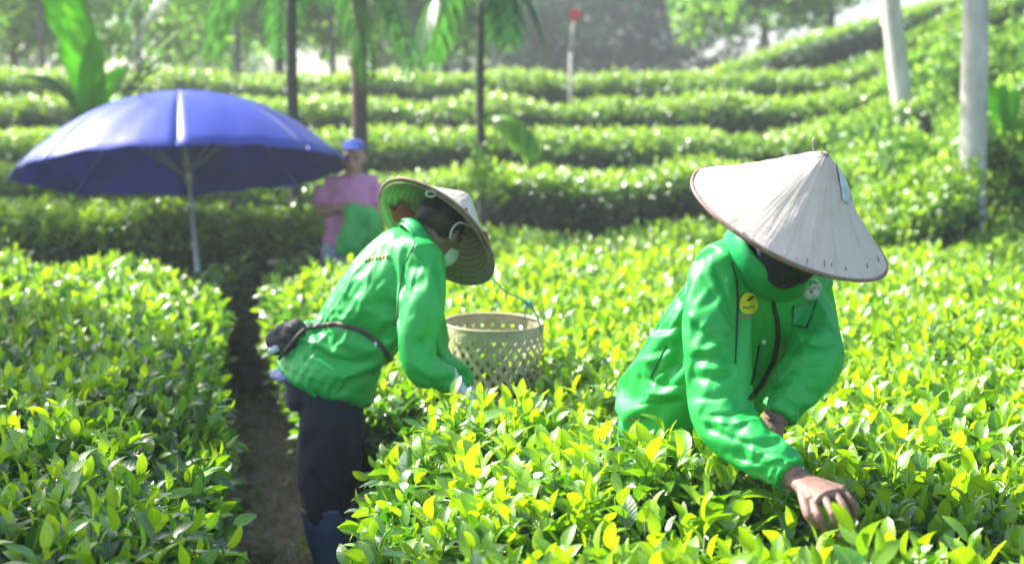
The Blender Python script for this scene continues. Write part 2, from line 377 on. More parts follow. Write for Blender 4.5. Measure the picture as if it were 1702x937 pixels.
def straw(name, c1, c2, c3):
    m, t, b = nodes(name); N = t.nodes; L = t.links
    tc = N.new('ShaderNodeTexCoord')
    uv = N.new('ShaderNodeUVMap'); uv.uv_map = 'UVMap'
    mp = N.new('ShaderNodeMapping'); mp.inputs['Scale'].default_value = (70, 2.0, 1); L.new(uv.outputs[0], mp.inputs[0])
    n1 = N.new('ShaderNodeTexNoise'); n1.inputs['Scale'].default_value = 1.0; n1.inputs['Detail'].default_value = 5; L.new(mp.outputs[0], n1.inputs['Vector'])
    n2 = noise_node(t, 14, 5)
    c = ramp(t, n1.outputs[0], [(0.32, c2), (0.5, c1), (0.75, c1)])
    mx = N.new('ShaderNodeMixRGB'); L.new(ramp(t, n2, [(0.5, (0, 0, 0)), (0.72, (0.6, 0.6, 0.6))]), mx.inputs[0]); L.new(c, mx.inputs[1]); mx.inputs[2].default_value = (*c3, 1)
    L.new(mx.outputs[0], b.inputs['Base Color']); b.inputs['Roughness'].default_value = 0.6; b.inputs['Specular IOR Level'].default_value = 0.35
    sp = N.new('ShaderNodeSeparateXYZ'); L.new(uv.outputs[0], sp.inputs[0])
    wv = N.new('ShaderNodeMath'); wv.operation = 'MULTIPLY'; L.new(sp.outputs[1], wv.inputs[0]); wv.inputs[1].default_value = 16 * 2 * math.pi
    sn = N.new('ShaderNodeMath'); sn.operation = 'SINE'; L.new(wv.outputs[0], sn.inputs[0])
    ad = N.new('ShaderNodeMath'); ad.operation = 'MULTIPLY_ADD'; L.new(n1.outputs[0], ad.inputs[0]); ad.inputs[1].default_value = 2.2; 
    sc_ = N.new('ShaderNodeMath'); sc_.operation = 'MULTIPLY'; L.new(sn.outputs[0], sc_.inputs[0]); sc_.inputs[1].default_value = 0.08
    L.new(sc_.outputs[0], ad.inputs[2])
    bump(t, b, ad.outputs[0], 0.35, 0.004); return m
M_HAT = straw('palm_leaf_hat', (0.64, 0.565, 0.475), (0.56, 0.485, 0.395), (0.52, 0.44, 0.34))
M_HATIN = straw('palm_leaf_hat_lining', (0.42, 0.40, 0.22), (0.30, 0.30, 0.15), (0.30, 0.24, 0.14))
M_HOOP = simple('bamboo_hoop', (0.36, 0.30, 0.2), (0.22, 0.18, 0.12), rough=0.6, nscale=30)
M_RIM = simple('reddish_rim_binding', (0.2, 0.12, 0.1), (0.3, 0.2, 0.17), rough=0.6, nscale=40)
M_BAMBOO = simple('bamboo_strip', (0.55, 0.47, 0.32), (0.40, 0.33, 0.21), rough=0.55, spec=0.4, nscale=30, bstr=0.4, bdist=0.002)

# ------------------------------------------------------------------ terrain
def sstep(a, b, x):
    t = np.clip((x - a) / (b - a), 0, 1); return t * t * (3 - 2 * t)
def gz(x, y):
    x = np.asarray(x, float); y = np.asarray(y, float)
    base = 0.146 * np.clip(y - 8.7, 0, 12.3) - 0.12 * sstep(8.0, 9.2, y) * (1 - sstep(9.8, 11, y))
    x0 = np.interp(y, [8, 17.5, 20.4, 23, 40], [1.95, 3.95, 4.5, 2.6, 2.3]); slope = np.interp(y, [8, 14, 23], [0.55, 0.55, 0.27])
    hill = slope * (np.sqrt((x - x0) ** 2 + 0.15) + (x - x0)) / 2 * sstep(8.2, 10.8, y)
    hill = np.where(hill > 6, 6 + (hill - 6) * 0.2, hill)
    far = -2.0 * sstep(22, 28, y) * (1 - sstep(1.2, 5, x))
    return base + hill + far
def grid_sheet(name, xs, ys, zf, mat, kind='structure', parent=None):
    X, Y = np.meshgrid(xs, ys); Z = zf(X, Y)
    V = np.stack([X.ravel(), Y.ravel(), Z.ravel()], 1); nx = len(xs); ny = len(ys)
    i = np.arange(nx - 1)[None, :] + nx * np.arange(ny - 1)[:, None]; i = i.ravel()
    F = np.stack([i, i + 1, i + nx + 1, i + nx], 1)
    o = link(name, mesh_np(name, V, F), parent, mat); tag(o, kind=kind); return o
def bumps(X, Y, a=0.02, s=3.0):
    Z = np.zeros(X.shape)
    for i in range(X.shape[0]):
        for j in range(X.shape[1]): Z[i, j] = a * noise.noise(Vector((X[i, j] * s, Y[i, j] * s, 3.3)))
    return Z
xs = np.concatenate([[-400, -150, -70], np.linspace(-30, 30, 121), [70, 150, 400]])
ys = np.concatenate([[-60, -10], np.linspace(0, 60, 121), [90, 150, 300, 900]])
grid_sheet('ground', xs, ys, lambda X, Y: gz(X, Y) + bumps(X, Y, 0.03, 0.8), M_GROUND)
# ---- plot edges (metres across, as a function of distance)
EL = ([0.5, 2.0, 2.8, 4.2, 5.3, 7.7, 8.8], [-0.44, -0.50, -0.64, -0.93, -1.20, -1.66, -1.88])
ER = ([0.5, 2.2, 2.9, 3.6, 4.3, 4.7, 5.3, 6.7, 8.0, 8.8], [-0.02, -0.15, -0.24, -0.28, -0.30, -0.48, -0.62, -1.02, -1.30, -1.42])
def xl(y): y = np.asarray(y, float); return np.interp(y, *EL) + 0.05 * np.sin(y * 5.1) * np.sin(y * 2.3 + 1) - 0.03
def xr(y): y = np.asarray(y, float); return np.interp(y, *ER) + 0.05 * np.sin(y * 4.3 + 2) * np.sin(y * 1.9)
py_ = np.linspace(0.5, 9.6, 70)
def path_z(X, Y): return gz(X, Y) + 0.012 + bumps(X, Y, 0.035, 7.0)
def path_z_pts(x, y): return path_z(x[None, :], y[None, :])[0]
Xp = np.stack([np.linspace(xl(y) - 0.25, xr(y) + 0.25, 16) for y in py_]); Yp = np.repeat(py_[:, None], 16, 1)
Zp = path_z(Xp, Yp); i = (np.arange(15)[None, :] + 16 * np.arange(69)[:, None]).ravel()
o = link('path', mesh_np('path', np.stack([Xp.ravel(), Yp.ravel(), Zp.ravel()], 1), np.stack([i, i + 1, i + 17, i + 16], 1)), None, M_SOIL); tag(o, kind='structure')

# ------------------------------------------------------------------ leaves and shoots
def leaf_geo(rows, width=0.42, fold=0.25, curl=0.35, twist=0.0, seed=0):
    """unit leaf along +Y (length 1), face up +Z, pointed ellipse with a V fold and a drooping tip"""
    r = np.random.default_rng(seed); V = []; UV = []
    ts = np.linspace(0, 1, rows)
    wav = r.uniform(0.0, 0.05); ph = r.uniform(0, 6)
    for t in ts:
        wd = width * 0.5 * (math.sin(math.pi * min(1, t * 0.97 + 0.02) ** 0.85)) ** 0.75 if 0 < t < 1 else 0.012
        an = -curl * t * t; y = t * (1 - 0.12 * curl * t); z = math.sin(an) * t * 0.5 + 0.12 * t * (1 - t)
        for u in (-1, 0, 1):
            x = u * wd; zz = z + abs(u) * wd * fold + wav * math.sin(t * 9 + ph + u) * abs(u) * 0.5
            c, s = math.cos(twist * t), math.sin(twist * t)
            V.append((x * c - (zz - z) * s, y, z + x * s + (zz - z) * c)); UV.append((u, t))
    F = []
    for i in range(rows - 1):
        for k in range(2):
            a = i * 3 + k; F.append((a, a + 1, a + 4, a + 3))
    return np.array(V), np.array(F), np.array(UV)
def rot_axis(ax, an):
    return np.array(Matrix.Rotation(an, 3, Vector(ax)))
def leaf_frame(direction, roll, size, pos):
    """4x4 placing a unit leaf along `direction`, its face turned up as far as it can be"""
    d = Vector(direction).normalized(); up = Vector((0, 0, 1)) if abs(d.z) < 0.98 else Vector((1, 0, 0.1))
    x = d.cross(up).normalized(); z = x.cross(d).normalized()
    m = Matrix((x, d, z)).transposed() @ Matrix.Rotation(roll, 3, 'Y')
    return Matrix.Translation(Vector(pos)) @ m.to_4x4() @ Matrix.Scale(size, 4)
def make_shoot(rows, seed, nleaf=6, L=0.13, big=0.075, variants=6):
    """stem with leaves spiralling up it; returns a list (matrix, variant, age) plus the stem tube"""
    r = random.Random(seed); out = []; phi = r.uniform(0, 6.28)
    bend = Vector((r.uniform(-.25, .25), r.uniform(-.25, .25), 1)).normalized()
    for k in range(nleaf):
        f = (k + 0.6) / nleaf; pos = bend * (L * f); phi += 2.4 + r.uniform(-.4, .4)
        open_ = R(70) * (1 - f) ** 0.8 + R(11) + r.uniform(-.2, .2)
        d = Vector((math.cos(phi) * math.sin(open_), math.sin(phi) * math.sin(open_), math.cos(open_))) + bend * 0.1
        size = big * (1.0 - 0.55 * f ** 1.6) * r.uniform(0.68, 1.25)
        age = min(1, max(0, 0.12 + 0.95 * f ** 1.35 + r.uniform(-.12, .12)))
        out.append((leaf_frame(d, r.uniform(-.5, .5), size, pos), r.randrange(variants), age))
    return out, bend * L
NV = 6
LEAF = {rows: [leaf_geo(rows, width=0.43 + 0.03 * (s % 3), fold=0.18 + 0.1 * (s % 4), curl=0.15 + 0.16 * (s % 5), twist=0.3 * ((s % 3) - 1), seed=s) for s in range(NV)] for rows in (7, 5, 4, 3)}
def bake_shoots(rows, count, seed0, stem=True, **kw):
    T = []
    for s in range(count):
        lv, tip = make_shoot(rows, seed0 + s, **kw); V = []; F = []; UV = []; A = []; Rn = []
        rr = random.Random(seed0 + s + 99); n = 0
        for m, v, age in lv:
            g = LEAF[rows][v]; M4 = np.array(m)
            V.append(g[0] @ M4[:3, :3].T + M4[:3, 3]); F.append(g[1] + n); UV.append(g[2]); A += [age] * len(g[0]); Rn += [rr.random()] * len(g[0]); n += len(g[0])
        if stem:
            t = np.array(tip); r0 = 0.0022
            sv = []
            for q, rad in ((t * -0.6, r0 * 1.3), (t, r0 * 0.5)):
                for k in range(3):
                    a = k * 2.094; sv.append(q + np.array((math.cos(a) * rad, math.sin(a) * rad, 0)))
            V.append(np.array(sv)); F.append(np.array([(0, 1, 4, 3), (1, 2, 5, 4), (2, 0, 3, 5)]) + n)
            UV.append(np.tile([0.5, 0.5], (6, 1))); A += [0.6] * 6; Rn += [0.5] * 6
        T.append((np.concatenate(V), np.concatenate(F), np.concatenate(UV), np.array(A), np.array(Rn), lv))
    return T
def frames_for(D, az):
    """rotation matrices (n,3,3) taking +Z to D with spin az"""
    D = D / np.linalg.norm(D, axis=1)[:, None]
    ref = np.where(np.abs(D[:, 2:3]) > 0.95, np.array([[1.0, 0, 0]]), np.array([[0, 0, 1.0]]))
    x = np.cross(ref, D); x /= np.linalg.norm(x, axis=1)[:, None]; y = np.cross(D, x)
    c, s = np.cos(az)[:, None], np.sin(az)[:, None]
    return np.stack([x * c + y * s, -x * s + y * c, D], 2)
def scatter(name, T, pos, D, scale, agef=None, parent=None, mat=None, seed=1, az=None, var=None, mask=None):
    """join many shoots into one leafy mass"""
    r = np.random.default_rng(seed); n = len(pos)
    if n == 0: return None
    az = r.uniform(0, 6.283, n) if az is None else az
    var = r.integers(0, len(T), n) if var is None else var
    M = frames_for(D, az) * scale[:, None, None]
    agef = np.zeros(n) if agef is None else agef
    VV = []; FF = []; UU = []; AA = []; RR = []; off = 0
    for k, (V, F, UV, A, Rn, _) in enumerate(T):
        idx = np.nonzero((var == k) & (mask if mask is not None else True))[0]
        if len(idx) == 0: continue
        W = np.einsum('nij,vj->nvi', M[idx], V) + pos[idx][:, None, :]
        VV.append(W.reshape(-1, 3)); m = len(idx); nv = len(V)
        FF.append((F[None] + (np.arange(m) * nv)[:, None, None]).reshape(-1, 4) + off); off += m * nv
        UU.append(np.tile(UV, (m, 1))); AA.append(np.clip(A[None] + agef[idx][:, None], 0, 1).ravel())
        RR.append(((Rn[None] + r.uniform(0, 1, m)[:, None]) % 1.0).ravel())
    V = np.concatenate(VV); F = np.concatenate(FF); me = mesh_np(name, V, F, True)
    fattr(me, 'age', np.concatenate(AA)); fattr(me, 'rnd', np.concatenate(RR))
    uv = me.uv_layers.new(name='UVMap'); U = np.concatenate(UU)[F.ravel()]
    uv.data.foreach_set('uv', U.astype(np.float32).ravel())
    o = link(name, me, parent, mat); tag(o, kind='stuff'); return o
T_NEAR = bake_shoots(7, 14, 100, nleaf=6, L=0.13, big=0.097)
T_NEARLOW = bake_shoots(5, 10, 200, nleaf=6, L=0.12, big=0.078)
T_MID = bake_shoots(4, 10, 300, nleaf=6, L=0.125, big=0.094)
T_FAR = bake_shoots(3, 8, 400, stem=False, nleaf=5, L=0.12, big=0.095)
LEAFMESH = {}
def leaf_mesh(v, bucket):
    if (v, bucket) not in LEAFMESH:
        g = LEAF[7][v]; me = mesh_np('leaf', g[0], g[1], True)
        fattr(me, 'age', np.full(len(g[0]), (bucket + 0.5) / 6)); fattr(me, 'rnd', np.full(len(g[0]), ((v * 7 + bucket * 5) % 11) / 11))
        uv = me.uv_layers.new(name='UVMap'); uv.data.foreach_set('uv', g[2][g[1].ravel()].astype(np.float32).ravel())
        me.materials.append(M_TEA); LEAFMESH[(v, bucket)] = me
    return LEAFMESH[(v, bucket)]
def nz2(x, y, s, o=0.0):
    return np.array([noise.noise(Vector((a * s + o, b * s - o, o))) for a, b in zip(x, y)])

def top_right(x, y):
    h = 0.73 + 0.04 * nz2(x, y, 1.6) + 0.025 * nz2(x, y, 6.0, 4)
    h += 0.13 * np.exp(-(((x - 0.34) / 0.30) ** 2 + ((y - 2.93) / 0.22) ** 2))      # tall clump in front of the right picker
    h += 0.05 * np.exp(-(((x + 0.1) / 0.3) ** 2 + ((y - 3.75) / 0.25) ** 2))
    h -= 0.09 * np.exp(-(((x - 0.66) / 0.17) ** 2 + ((y - 2.72) / 0.22) ** 2))      # hollow where the hand reaches in
    h += 0.07 * np.exp(-(((x - 0.62) / 0.16) ** 2 + ((y - 2.42) / 0.1) ** 2))
    h -= 0.21 * np.exp(-(((x + 0.06) / 0.27) ** 2 + ((y - 4.40) / 0.30) ** 2))      # opened up round the basket
    edge = np.clip((x - xr(y)) / 0.22, 0, 1); h -= 0.16 * (1 - edge) ** 2
    return h + np.interp(y, [0, 8, 9.5], [0, 0, -0.02])
def top_left(x, y):
    h = 0.72 + 0.05 * nz2(x, y, 1.5, 7) + 0.025 * nz2(x, y, 6.0, 2)
    edge = np.clip((xl(y) - x) / 0.25, 0, 1); h -= 0.15 * (1 - edge) ** 2
    return h
def in_right(x, y):
    ok = (x > xr(y)) & (y > 1.2) & (y < 9.7)
    ok &= ~((((x - 0.42) / 0.24) ** 2 + ((y - 3.38) / 0.24) ** 2) < 1)               # where the right picker stands
    ok &= ~((((x + 0.06) / 0.19) ** 2 + ((y - 4.8) / 0.19) ** 2) < 1)                # the basket's place
    ok &= ~((x < -0.75) & (y > 8.1))
    ok &= ~((((x + 0.56) / 0.2) ** 2 + ((y - 4.33) / 0.26) ** 2) < 1)
    return ok
def in_left(x, y): return (x < xl(y)) & (y > 1.2) & (y < 8.7 + 0.5 * np.sin(x * 3.1) + 0.3 * np.sin(x * 7.7 + 1))
def plot(name, label, inside, top, edge, sgn, xlim, seed, n_ind=300):
    r = np.random.default_rng(seed)
    root = empty(name, (xlim[0] * 0.5 + xlim[1] * 0.5, 5.0, 0), label, 'tea hedge', 'tea hedges in the nearest field')
    # dark twiggy mass under the leaves
    xs = np.linspace(xlim[0], xlim[1], 90); ysg = np.linspace(1.0, 9.8, 90)
    X, Y = np.meshgrid(xs, ysg)
    if sgn > 0: X = xr(Y) + 0.10 + (X - xlim[0]) / (xlim[1] - xlim[0]) * (xlim[1] - xr(Y))
    else: X = xl(Y) - 0.10 - (X - xlim[0]) / (xlim[1] - xlim[0]) * (xl(Y) - xlim[0])
    Z = top(X.ravel(), Y.ravel()) - 0.05 - 0.03 * rng.random(X.size)
    hole = np.zeros(X.size)
    for cx, cy, rr in ((0.42, 3.38, 0.26), (-0.06, 4.8, 0.22)):
        if sgn > 0: hole = np.maximum(hole, np.exp(-(((X.ravel() - cx) / rr) ** 2 + ((Y.ravel() - cy) / rr) ** 2) ** 2))
    Z = Z - hole * 0.55
    V = np.stack([X.ravel(), Y.ravel(), Z], 1)
    i = (np.arange(89)[None, :] + 90 * np.arange(89)[:, None]).ravel(); F = [np.stack([i, i + 1, i + 91, i + 90], 1)]
    col = np.arange(90) * 90; side = V[col].copy(); side[:, 2] = 0.02; side[:, 0] += 0.2 * sgn
    n0 = len(V); V = np.concatenate([V, side]); k = np.arange(89)
    F.append(np.stack([n0 + k, col[:-1], col[1:], n0 + k + 1], 1))
    me = mesh_np('twig_mass', V, np.concatenate(F)); o = link('twig_mass', me, root, M_CORE); tag(o, kind='stuff')
    zones = [(1.6, 4.6, 450, T_NEAR, 'near'), (4.6, 6.6, 350, T_MID, 'mid'), (6.6, 9.9, 300, T_MID, 'back')]
    for (y0, y1, dens, T, zn) in zones:
        n = int((xlim[1] - xlim[0]) * (y1 - y0) * dens)
        x = r.uniform(xlim[0], xlim[1], n); y = r.uniform(y0, y1, n)
        # only the ground the lens (or a step beside it) could see
        k = inside(x, y) & (np.abs(x) < 0.55 + y * 0.46); x = x[k]; y = y[k]
        z = top(x, y) - 0.03 + r.uniform(-0.035, 0.03, len(x))
        D = np.stack([r.normal(0, .25, len(x)), r.normal(0, .25, len(x)), np.ones(len(x))], 1)
        pos = np.stack([x, y, z], 1); ag = r.normal(0.20 if sgn > 0 else -0.05, 0.2, len(x)) + 0.12 * nz2(x, y, 2.5, 9)  # sunlit plot tinted younger, shaded plot darker: their light put into leaf colour
        # the flank along the path
        ns = int((y1 - y0) * 260); ysd = r.uniform(y0, y1, ns); zs = r.uniform(0.22, 0.66, ns)
        xsd = edge(ysd) + sgn * (0.04 + 0.05 * (1 - zs / 0.66) + r.uniform(-.03, .03, ns))
        k2 = np.ones(ns, bool)
        if sgn > 0: k2 = ~((((xsd + 0.56) / 0.16) ** 2 + ((ysd - 4.33) / 0.26) ** 2) < 1)
        pos2 = np.stack([xsd, ysd, zs], 1)[k2]; m2 = len(pos2)
        D2 = np.stack([-sgn * np.ones(m2) * r.uniform(.5, 1.2, m2), r.normal(0, .4, m2), r.uniform(.1, 1.2, m2)], 1)
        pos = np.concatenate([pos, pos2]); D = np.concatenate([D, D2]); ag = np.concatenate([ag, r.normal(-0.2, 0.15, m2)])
        s = r.uniform(0.72, 1.22, len(pos)) * (1.0 if zn == 'near' else 1.05)
        az = r.uniform(0, 6.283, len(pos)); var = r.integers(0, len(T), len(pos)); mask = np.ones(len(pos), bool)
        if zn == 'near':
            # a twiggier, darker lower layer
            tips = pos + D * 0.1; Q, f = proj(tips)
            vis = (Q[:, 0] > 5) & (Q[:, 0] < 1697) & (Q[:, 1] < 930) & (pos[:, 2] > 0.55)
            order = np.argsort(np.where(vis, f, 99)); pick = order[:n_ind // 6]
            Mx = frames_for(D, az) * s[:, None, None]
            for q in pick:
                mask[q] = False; m4 = Matrix(Mx[q].tolist()).to_4x4(); m4.translation = Vector(pos[q])
                stem_base = Vector(pos[q])
                for (lm, v, age) in T[var[q]][5]:
                    a = min(1, max(0, age + ag[q])); b = min(5, int(a * 6))
                    lo = bpy.data.objects.new('leaf', leaf_mesh(v, b)); C.objects.link(lo)
                    lo.parent = root; lo.matrix_parent_inverse = Matrix.Translation(-Vector(root.location)); lo.matrix_basis = m4 @ lm
            stems = [tube([tuple(pos[q] - np.array([0, 0, .05])), tuple(pos[q] + Mx[q][:, 2] * 0.11)], [0.003, 0.0015], n=4, seg=1) for q in pick]
            o = link('stem', tubes_mesh('stem', stems), root, M_STEM); tag(o, kind='stuff')
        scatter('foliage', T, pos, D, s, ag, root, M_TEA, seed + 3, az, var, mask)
    return root
plot('tea_hedge', 'bright sunlit tea field filling the foreground and right, right of the dirt path', in_right, top_right, xr, 1, (-1.6, 4.6), 11)
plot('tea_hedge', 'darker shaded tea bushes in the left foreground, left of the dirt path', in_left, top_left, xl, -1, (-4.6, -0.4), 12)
# under-layer of darker mature leaves in the near fields is part of the shoots' lower leaves

# ------------------------------------------------------------------ terraced hedges
def hedge_row(label, pts, width, height, dens, seed, T=T_FAR, group='tea hedges on the terraces', agem=0.0, name='tea_hedge', sc0=1.0):
    r = np.random.default_rng(seed); pts = np.array(pts, float)
    root = empty(name, (pts[:, 0].mean(), pts[:, 1].mean(), float(gz(pts[:, 0].mean(), pts[:, 1].mean()))), label, 'tea hedge', group)
    seg = np.linalg.norm(np.diff(pts[:, :2], axis=0), axis=1); L = seg.sum(); cum = np.concatenate([[0], np.cumsum(seg)])
    def at(s): return np.interp(s, cum, pts[:, 0]), np.interp(s, cum, pts[:, 1])
    def surf(s, a):
        """a in [0,1] round the section: front foot -> crest -> back foot"""
        x, y = at(s); x2, y2 = at(np.minimum(s + 0.05, L)); x1, y1 = at(np.maximum(s - 0.05, 0))
        tx, ty = x2 - x1, y2 - y1; l = np.hypot(tx, ty) + 1e-9; nx, ny = ty / l, -tx / l   # towards the camera
        flip = np.where(ny > 0, -1, 1); nx, ny = nx * flip, ny * flip
        an = np.pi * a; ca, sa = np.cos(an), np.sin(an)
        off = np.sign(ca) * np.abs(ca) ** 0.38 * width / 2; up = np.abs(sa) ** 0.45 * height
        w_ = 1 + 0.16 * nz2(s, a * 2, 1.3, seed); h_ = 1 + 0.22 * nz2(s, np.zeros_like(s), 1.1, seed + 3)
        X = x + nx * off * w_; Y = y + ny * off * w_; g = gz(x, y)
        Z = g + up * h_ + 0.02
        N = np.stack([nx * ca, ny * ca, sa + 0.0 * ca], 1)
        return np.stack([X, Y, Z], 1), N
    S, A = np.meshgrid(np.linspace(0, L, int(L * 5) + 2), np.linspace(0, 1, 15)); nS = S.shape[1]
    Pm, Nm = surf(S.ravel(), A.ravel()); Pm = Pm - Nm * 0.09 * 1; Pm[:, 2] -= 0.02
    i = (np.arange(nS - 1)[None, :] + nS * np.arange(14)[:, None]).ravel()
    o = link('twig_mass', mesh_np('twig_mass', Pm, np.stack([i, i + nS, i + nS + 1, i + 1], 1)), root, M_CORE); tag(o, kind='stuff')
    n = int(L * (width + height * 1.6) * dens)
    s = r.uniform(0, L, n); a = np.where(r.random(n) < 0.86, r.uniform(0.02, 0.72, n), r.uniform(0.72, 1, n))
    pos, N = surf(s, a); up = np.array([0, 0, 1.0])
    D = N * 0.9 + up * 0.55 + r.normal(0, .28, (n, 3)); D[:, 2] = np.abs(D[:, 2])
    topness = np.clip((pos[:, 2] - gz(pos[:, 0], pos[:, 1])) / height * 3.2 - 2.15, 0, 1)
    age = -0.85 + 1.12 * topness + r.normal(0, 0.12, n) + agem  # young tips on the crest; lower leaves darkened further to paint the fronts' shade
    pos = pos - N * 0.03 + N * r.uniform(-.03, .03, (n, 1))
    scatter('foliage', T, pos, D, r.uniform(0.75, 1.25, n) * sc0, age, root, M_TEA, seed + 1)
    return root
def row_pts(x0, x1, y0, bow=0.0, n=14, extra=None):
    X = np.linspace(x0, x1, n); Y = y0 + bow * ((X - 0.8) / 5) ** 2 + 0.12 * np.sin(X * 0.9 + y0)
    if extra is not None: Y = Y + extra(X)
    return np.stack([X, Y], 1)
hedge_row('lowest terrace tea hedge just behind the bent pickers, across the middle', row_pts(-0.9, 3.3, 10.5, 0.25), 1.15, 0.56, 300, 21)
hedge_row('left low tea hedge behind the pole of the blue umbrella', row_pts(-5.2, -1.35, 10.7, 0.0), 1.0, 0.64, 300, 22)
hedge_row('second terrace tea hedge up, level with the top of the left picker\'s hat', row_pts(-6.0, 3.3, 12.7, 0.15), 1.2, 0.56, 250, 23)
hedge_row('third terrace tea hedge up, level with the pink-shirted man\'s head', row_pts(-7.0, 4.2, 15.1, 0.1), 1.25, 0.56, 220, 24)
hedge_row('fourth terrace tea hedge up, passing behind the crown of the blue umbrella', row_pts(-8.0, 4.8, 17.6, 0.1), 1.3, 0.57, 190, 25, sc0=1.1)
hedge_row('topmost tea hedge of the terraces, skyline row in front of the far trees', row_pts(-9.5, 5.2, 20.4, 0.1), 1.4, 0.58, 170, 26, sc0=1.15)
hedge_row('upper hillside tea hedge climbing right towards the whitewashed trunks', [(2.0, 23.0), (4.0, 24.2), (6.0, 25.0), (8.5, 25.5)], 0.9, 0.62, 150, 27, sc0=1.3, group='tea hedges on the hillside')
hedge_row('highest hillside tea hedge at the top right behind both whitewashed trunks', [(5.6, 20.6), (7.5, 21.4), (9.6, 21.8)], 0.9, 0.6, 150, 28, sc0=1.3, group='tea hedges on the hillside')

# ------------------------------------------------------------------ hillside cover and shrubs
def cover(name, xr_, yr_, n, scale, seed, T, mat, label, cat, test=None, lift=0.02, up=0.6):
    r = np.random.default_rng(seed); x = r.uniform(*xr_, n); y = r.uniform(*yr_, n)
    if test is not None: k = test(x, y); x = x[k]; y = y[k]
    m = len(x); D = np.stack([r.normal(0, up, m), r.normal(0, up, m), np.ones(m)], 1)
    pos = np.stack([x, y, gz(x, y) + lift], 1)
    return tag(scatter(name, T, pos, D, r.uniform(.7, 1.4, m) * scale, r.normal(0.1, .2, m) + 0.25 * nz2(x, y, 0.9, 3), None, mat, seed), label, cat, kind='stuff')
cover('ground_cover', (1.9, 11), (9.6, 18.5), 12000, 1.15, 31, T_FAR, M_SHRUB, 'pale leafy ground cover spreading over the hillside on the right', 'ground cover')
cover('grass', (1.9, 12), (18, 32), 16000, 0.8, 36, T_FAR, M_GRASS, 'pale grass covering the upper hillside on the right', 'grass', up=.35)
cover('ground_cover', (-11, 6), (9.0, 24), 6000, 1.2, 32, T_FAR, M_SHRUB, 'low weeds growing between the tea terraces', 'ground cover')
cover('grass', (-1.9, 0.2), (3.0, 9.4), 900, 0.42, 33, T_FAR, M_SHRUB, 'small weeds sprouting along the dirt path', 'weeds', test=lambda x, y: (x > xl(y) - 0.1) & (x < xr(y) + 0.1) & (nz2(x, y, 2.2, 5) > 0.05))
_r = np.random.default_rng(77); _n = 3200; _y = _r.uniform(3.2, 9.3, _n); _x = xl(_y) - .1 + _r.random(_n) * (xr(_y) - xl(_y) + .2)
_T = bake_shoots(3, 4, 900, stem=False, nleaf=1, L=0.01, big=0.06)
M_LITTER = leaf_mat('dry_leaf', [(0.0, (0.26, 0.2, 0.14)), (1.0, (0.6, 0.5, 0.4))], tmix=.15, rough=.8, spec=.2, veins=False)
tag(scatter('leaf_litter', _T, np.stack([_x, _y, path_z_pts(_x, _y) + .004], 1), np.stack([_r.normal(0, .9, _n), _r.normal(0, .9, _n), np.full(_n, .4)], 1), _r.uniform(.4, 1.0, _n), _r.uniform(-.3, .8, _n), None, M_LITTER, 5), 'dry fallen leaves scattered on the dirt path', 'leaf litter')
def blob_points(n, r, rad, flat=0.8, lumps=7, seed=0):
    """points spread through lumpy clumps"""
    rr = np.random.default_rng(seed); cs = rr.normal(0, 0.5, (lumps, 3)); cs[:, 2] = np.abs(cs[:, 2]) * 0.9
    cs *= rad * np.array([1, 1, flat]); w = rr.uniform(0.35, 0.62, lumps) * rad
    k = rr.integers(0, lumps, n); d = rr.normal(0, 1, (n, 3)); d /= np.linalg.norm(d, axis=1)[:, None]
    p = cs[k] + d * (w[k] * rr.uniform(0.75, 1.05, n))[:, None] * np.array([1, 1, flat])
    return p, d
def shrub(px, py, d, rad, label, seed, n=520, sc_=1.5):
    c = P(px, py, d); z = float(gz(c.x, c.y)); root = empty('shrub', (c.x, c.y, z), label, 'shrub', 'shrubs on the right-hand slope')
    p, dd = blob_points(n, None, rad, 0.75, 8, seed); p[:, 2] = np.abs(p[:, 2]) + 0.05
    r = np.random.default_rng(seed); D = dd * 0.8 + np.array([0, 0, .7]) + r.normal(0, .3, (n, 3))
    scatter('foliage', T_FAR, p + np.array([c.x, c.y, z]), D, r.uniform(.8, 1.3, n) * sc_, r.normal(0.12, .18, n) + np.clip(p[:, 2] / rad - .5, -.4, .5) * .0, root, M_SHRUB, seed)
    st = [tube([(c.x, c.y, z - 0.05), tuple(np.array([c.x, c.y, z]) + q * 0.7)], [0.018, 0.006], n=5, seg=2) for q in p[:9]]
    link('stem', tubes_mesh('stem', st), root, M_GREYBARK); return root
SHR = [(1450, 200, 13.5, .5, 'leafy shrub between the two whitewashed trunks, uppermost of its cluster'), (1540, 225, 13.0, .5, 'round leafy shrub beside the thick whitewashed trunk on its uphill left'),
       (1500, 290, 11.8, .48, 'leafy shrub showing just right of the big conical hat'), (1530, 345, 11.2, .30, 'pale shrub at the foot of the thick whitewashed trunk, left of it'),
       (1725, 335, 10.8, .5, 'dark shrub at the right edge below the broad green leaf'), (1655, 405, 10.0, .22, 'low bright shrub under the thick whitewashed trunk on the right'),
       (1450, 375, 10.3, .26, 'low shrub at the edge of the tea field right of the big hat'), (1690, 200, 12.6, .5, 'shrub behind the banana shoots at the right edge'),
       (1400, 170, 15.5, .5, 'bush closing the right end of the third terrace hedge'), (1580, 130, 16.5, .6, 'light green bush uphill between the whitewashed trunks'),
       (1670, 110, 17.0, .7, 'light green bush uphill at the right edge'), (1440, 260, 12.8, .4, 'bush closing the right end of the second terrace hedge')]
for k, (a, b, d, rad, lb) in enumerate(SHR): shrub(a, b, d, rad, lb, 50 + k)

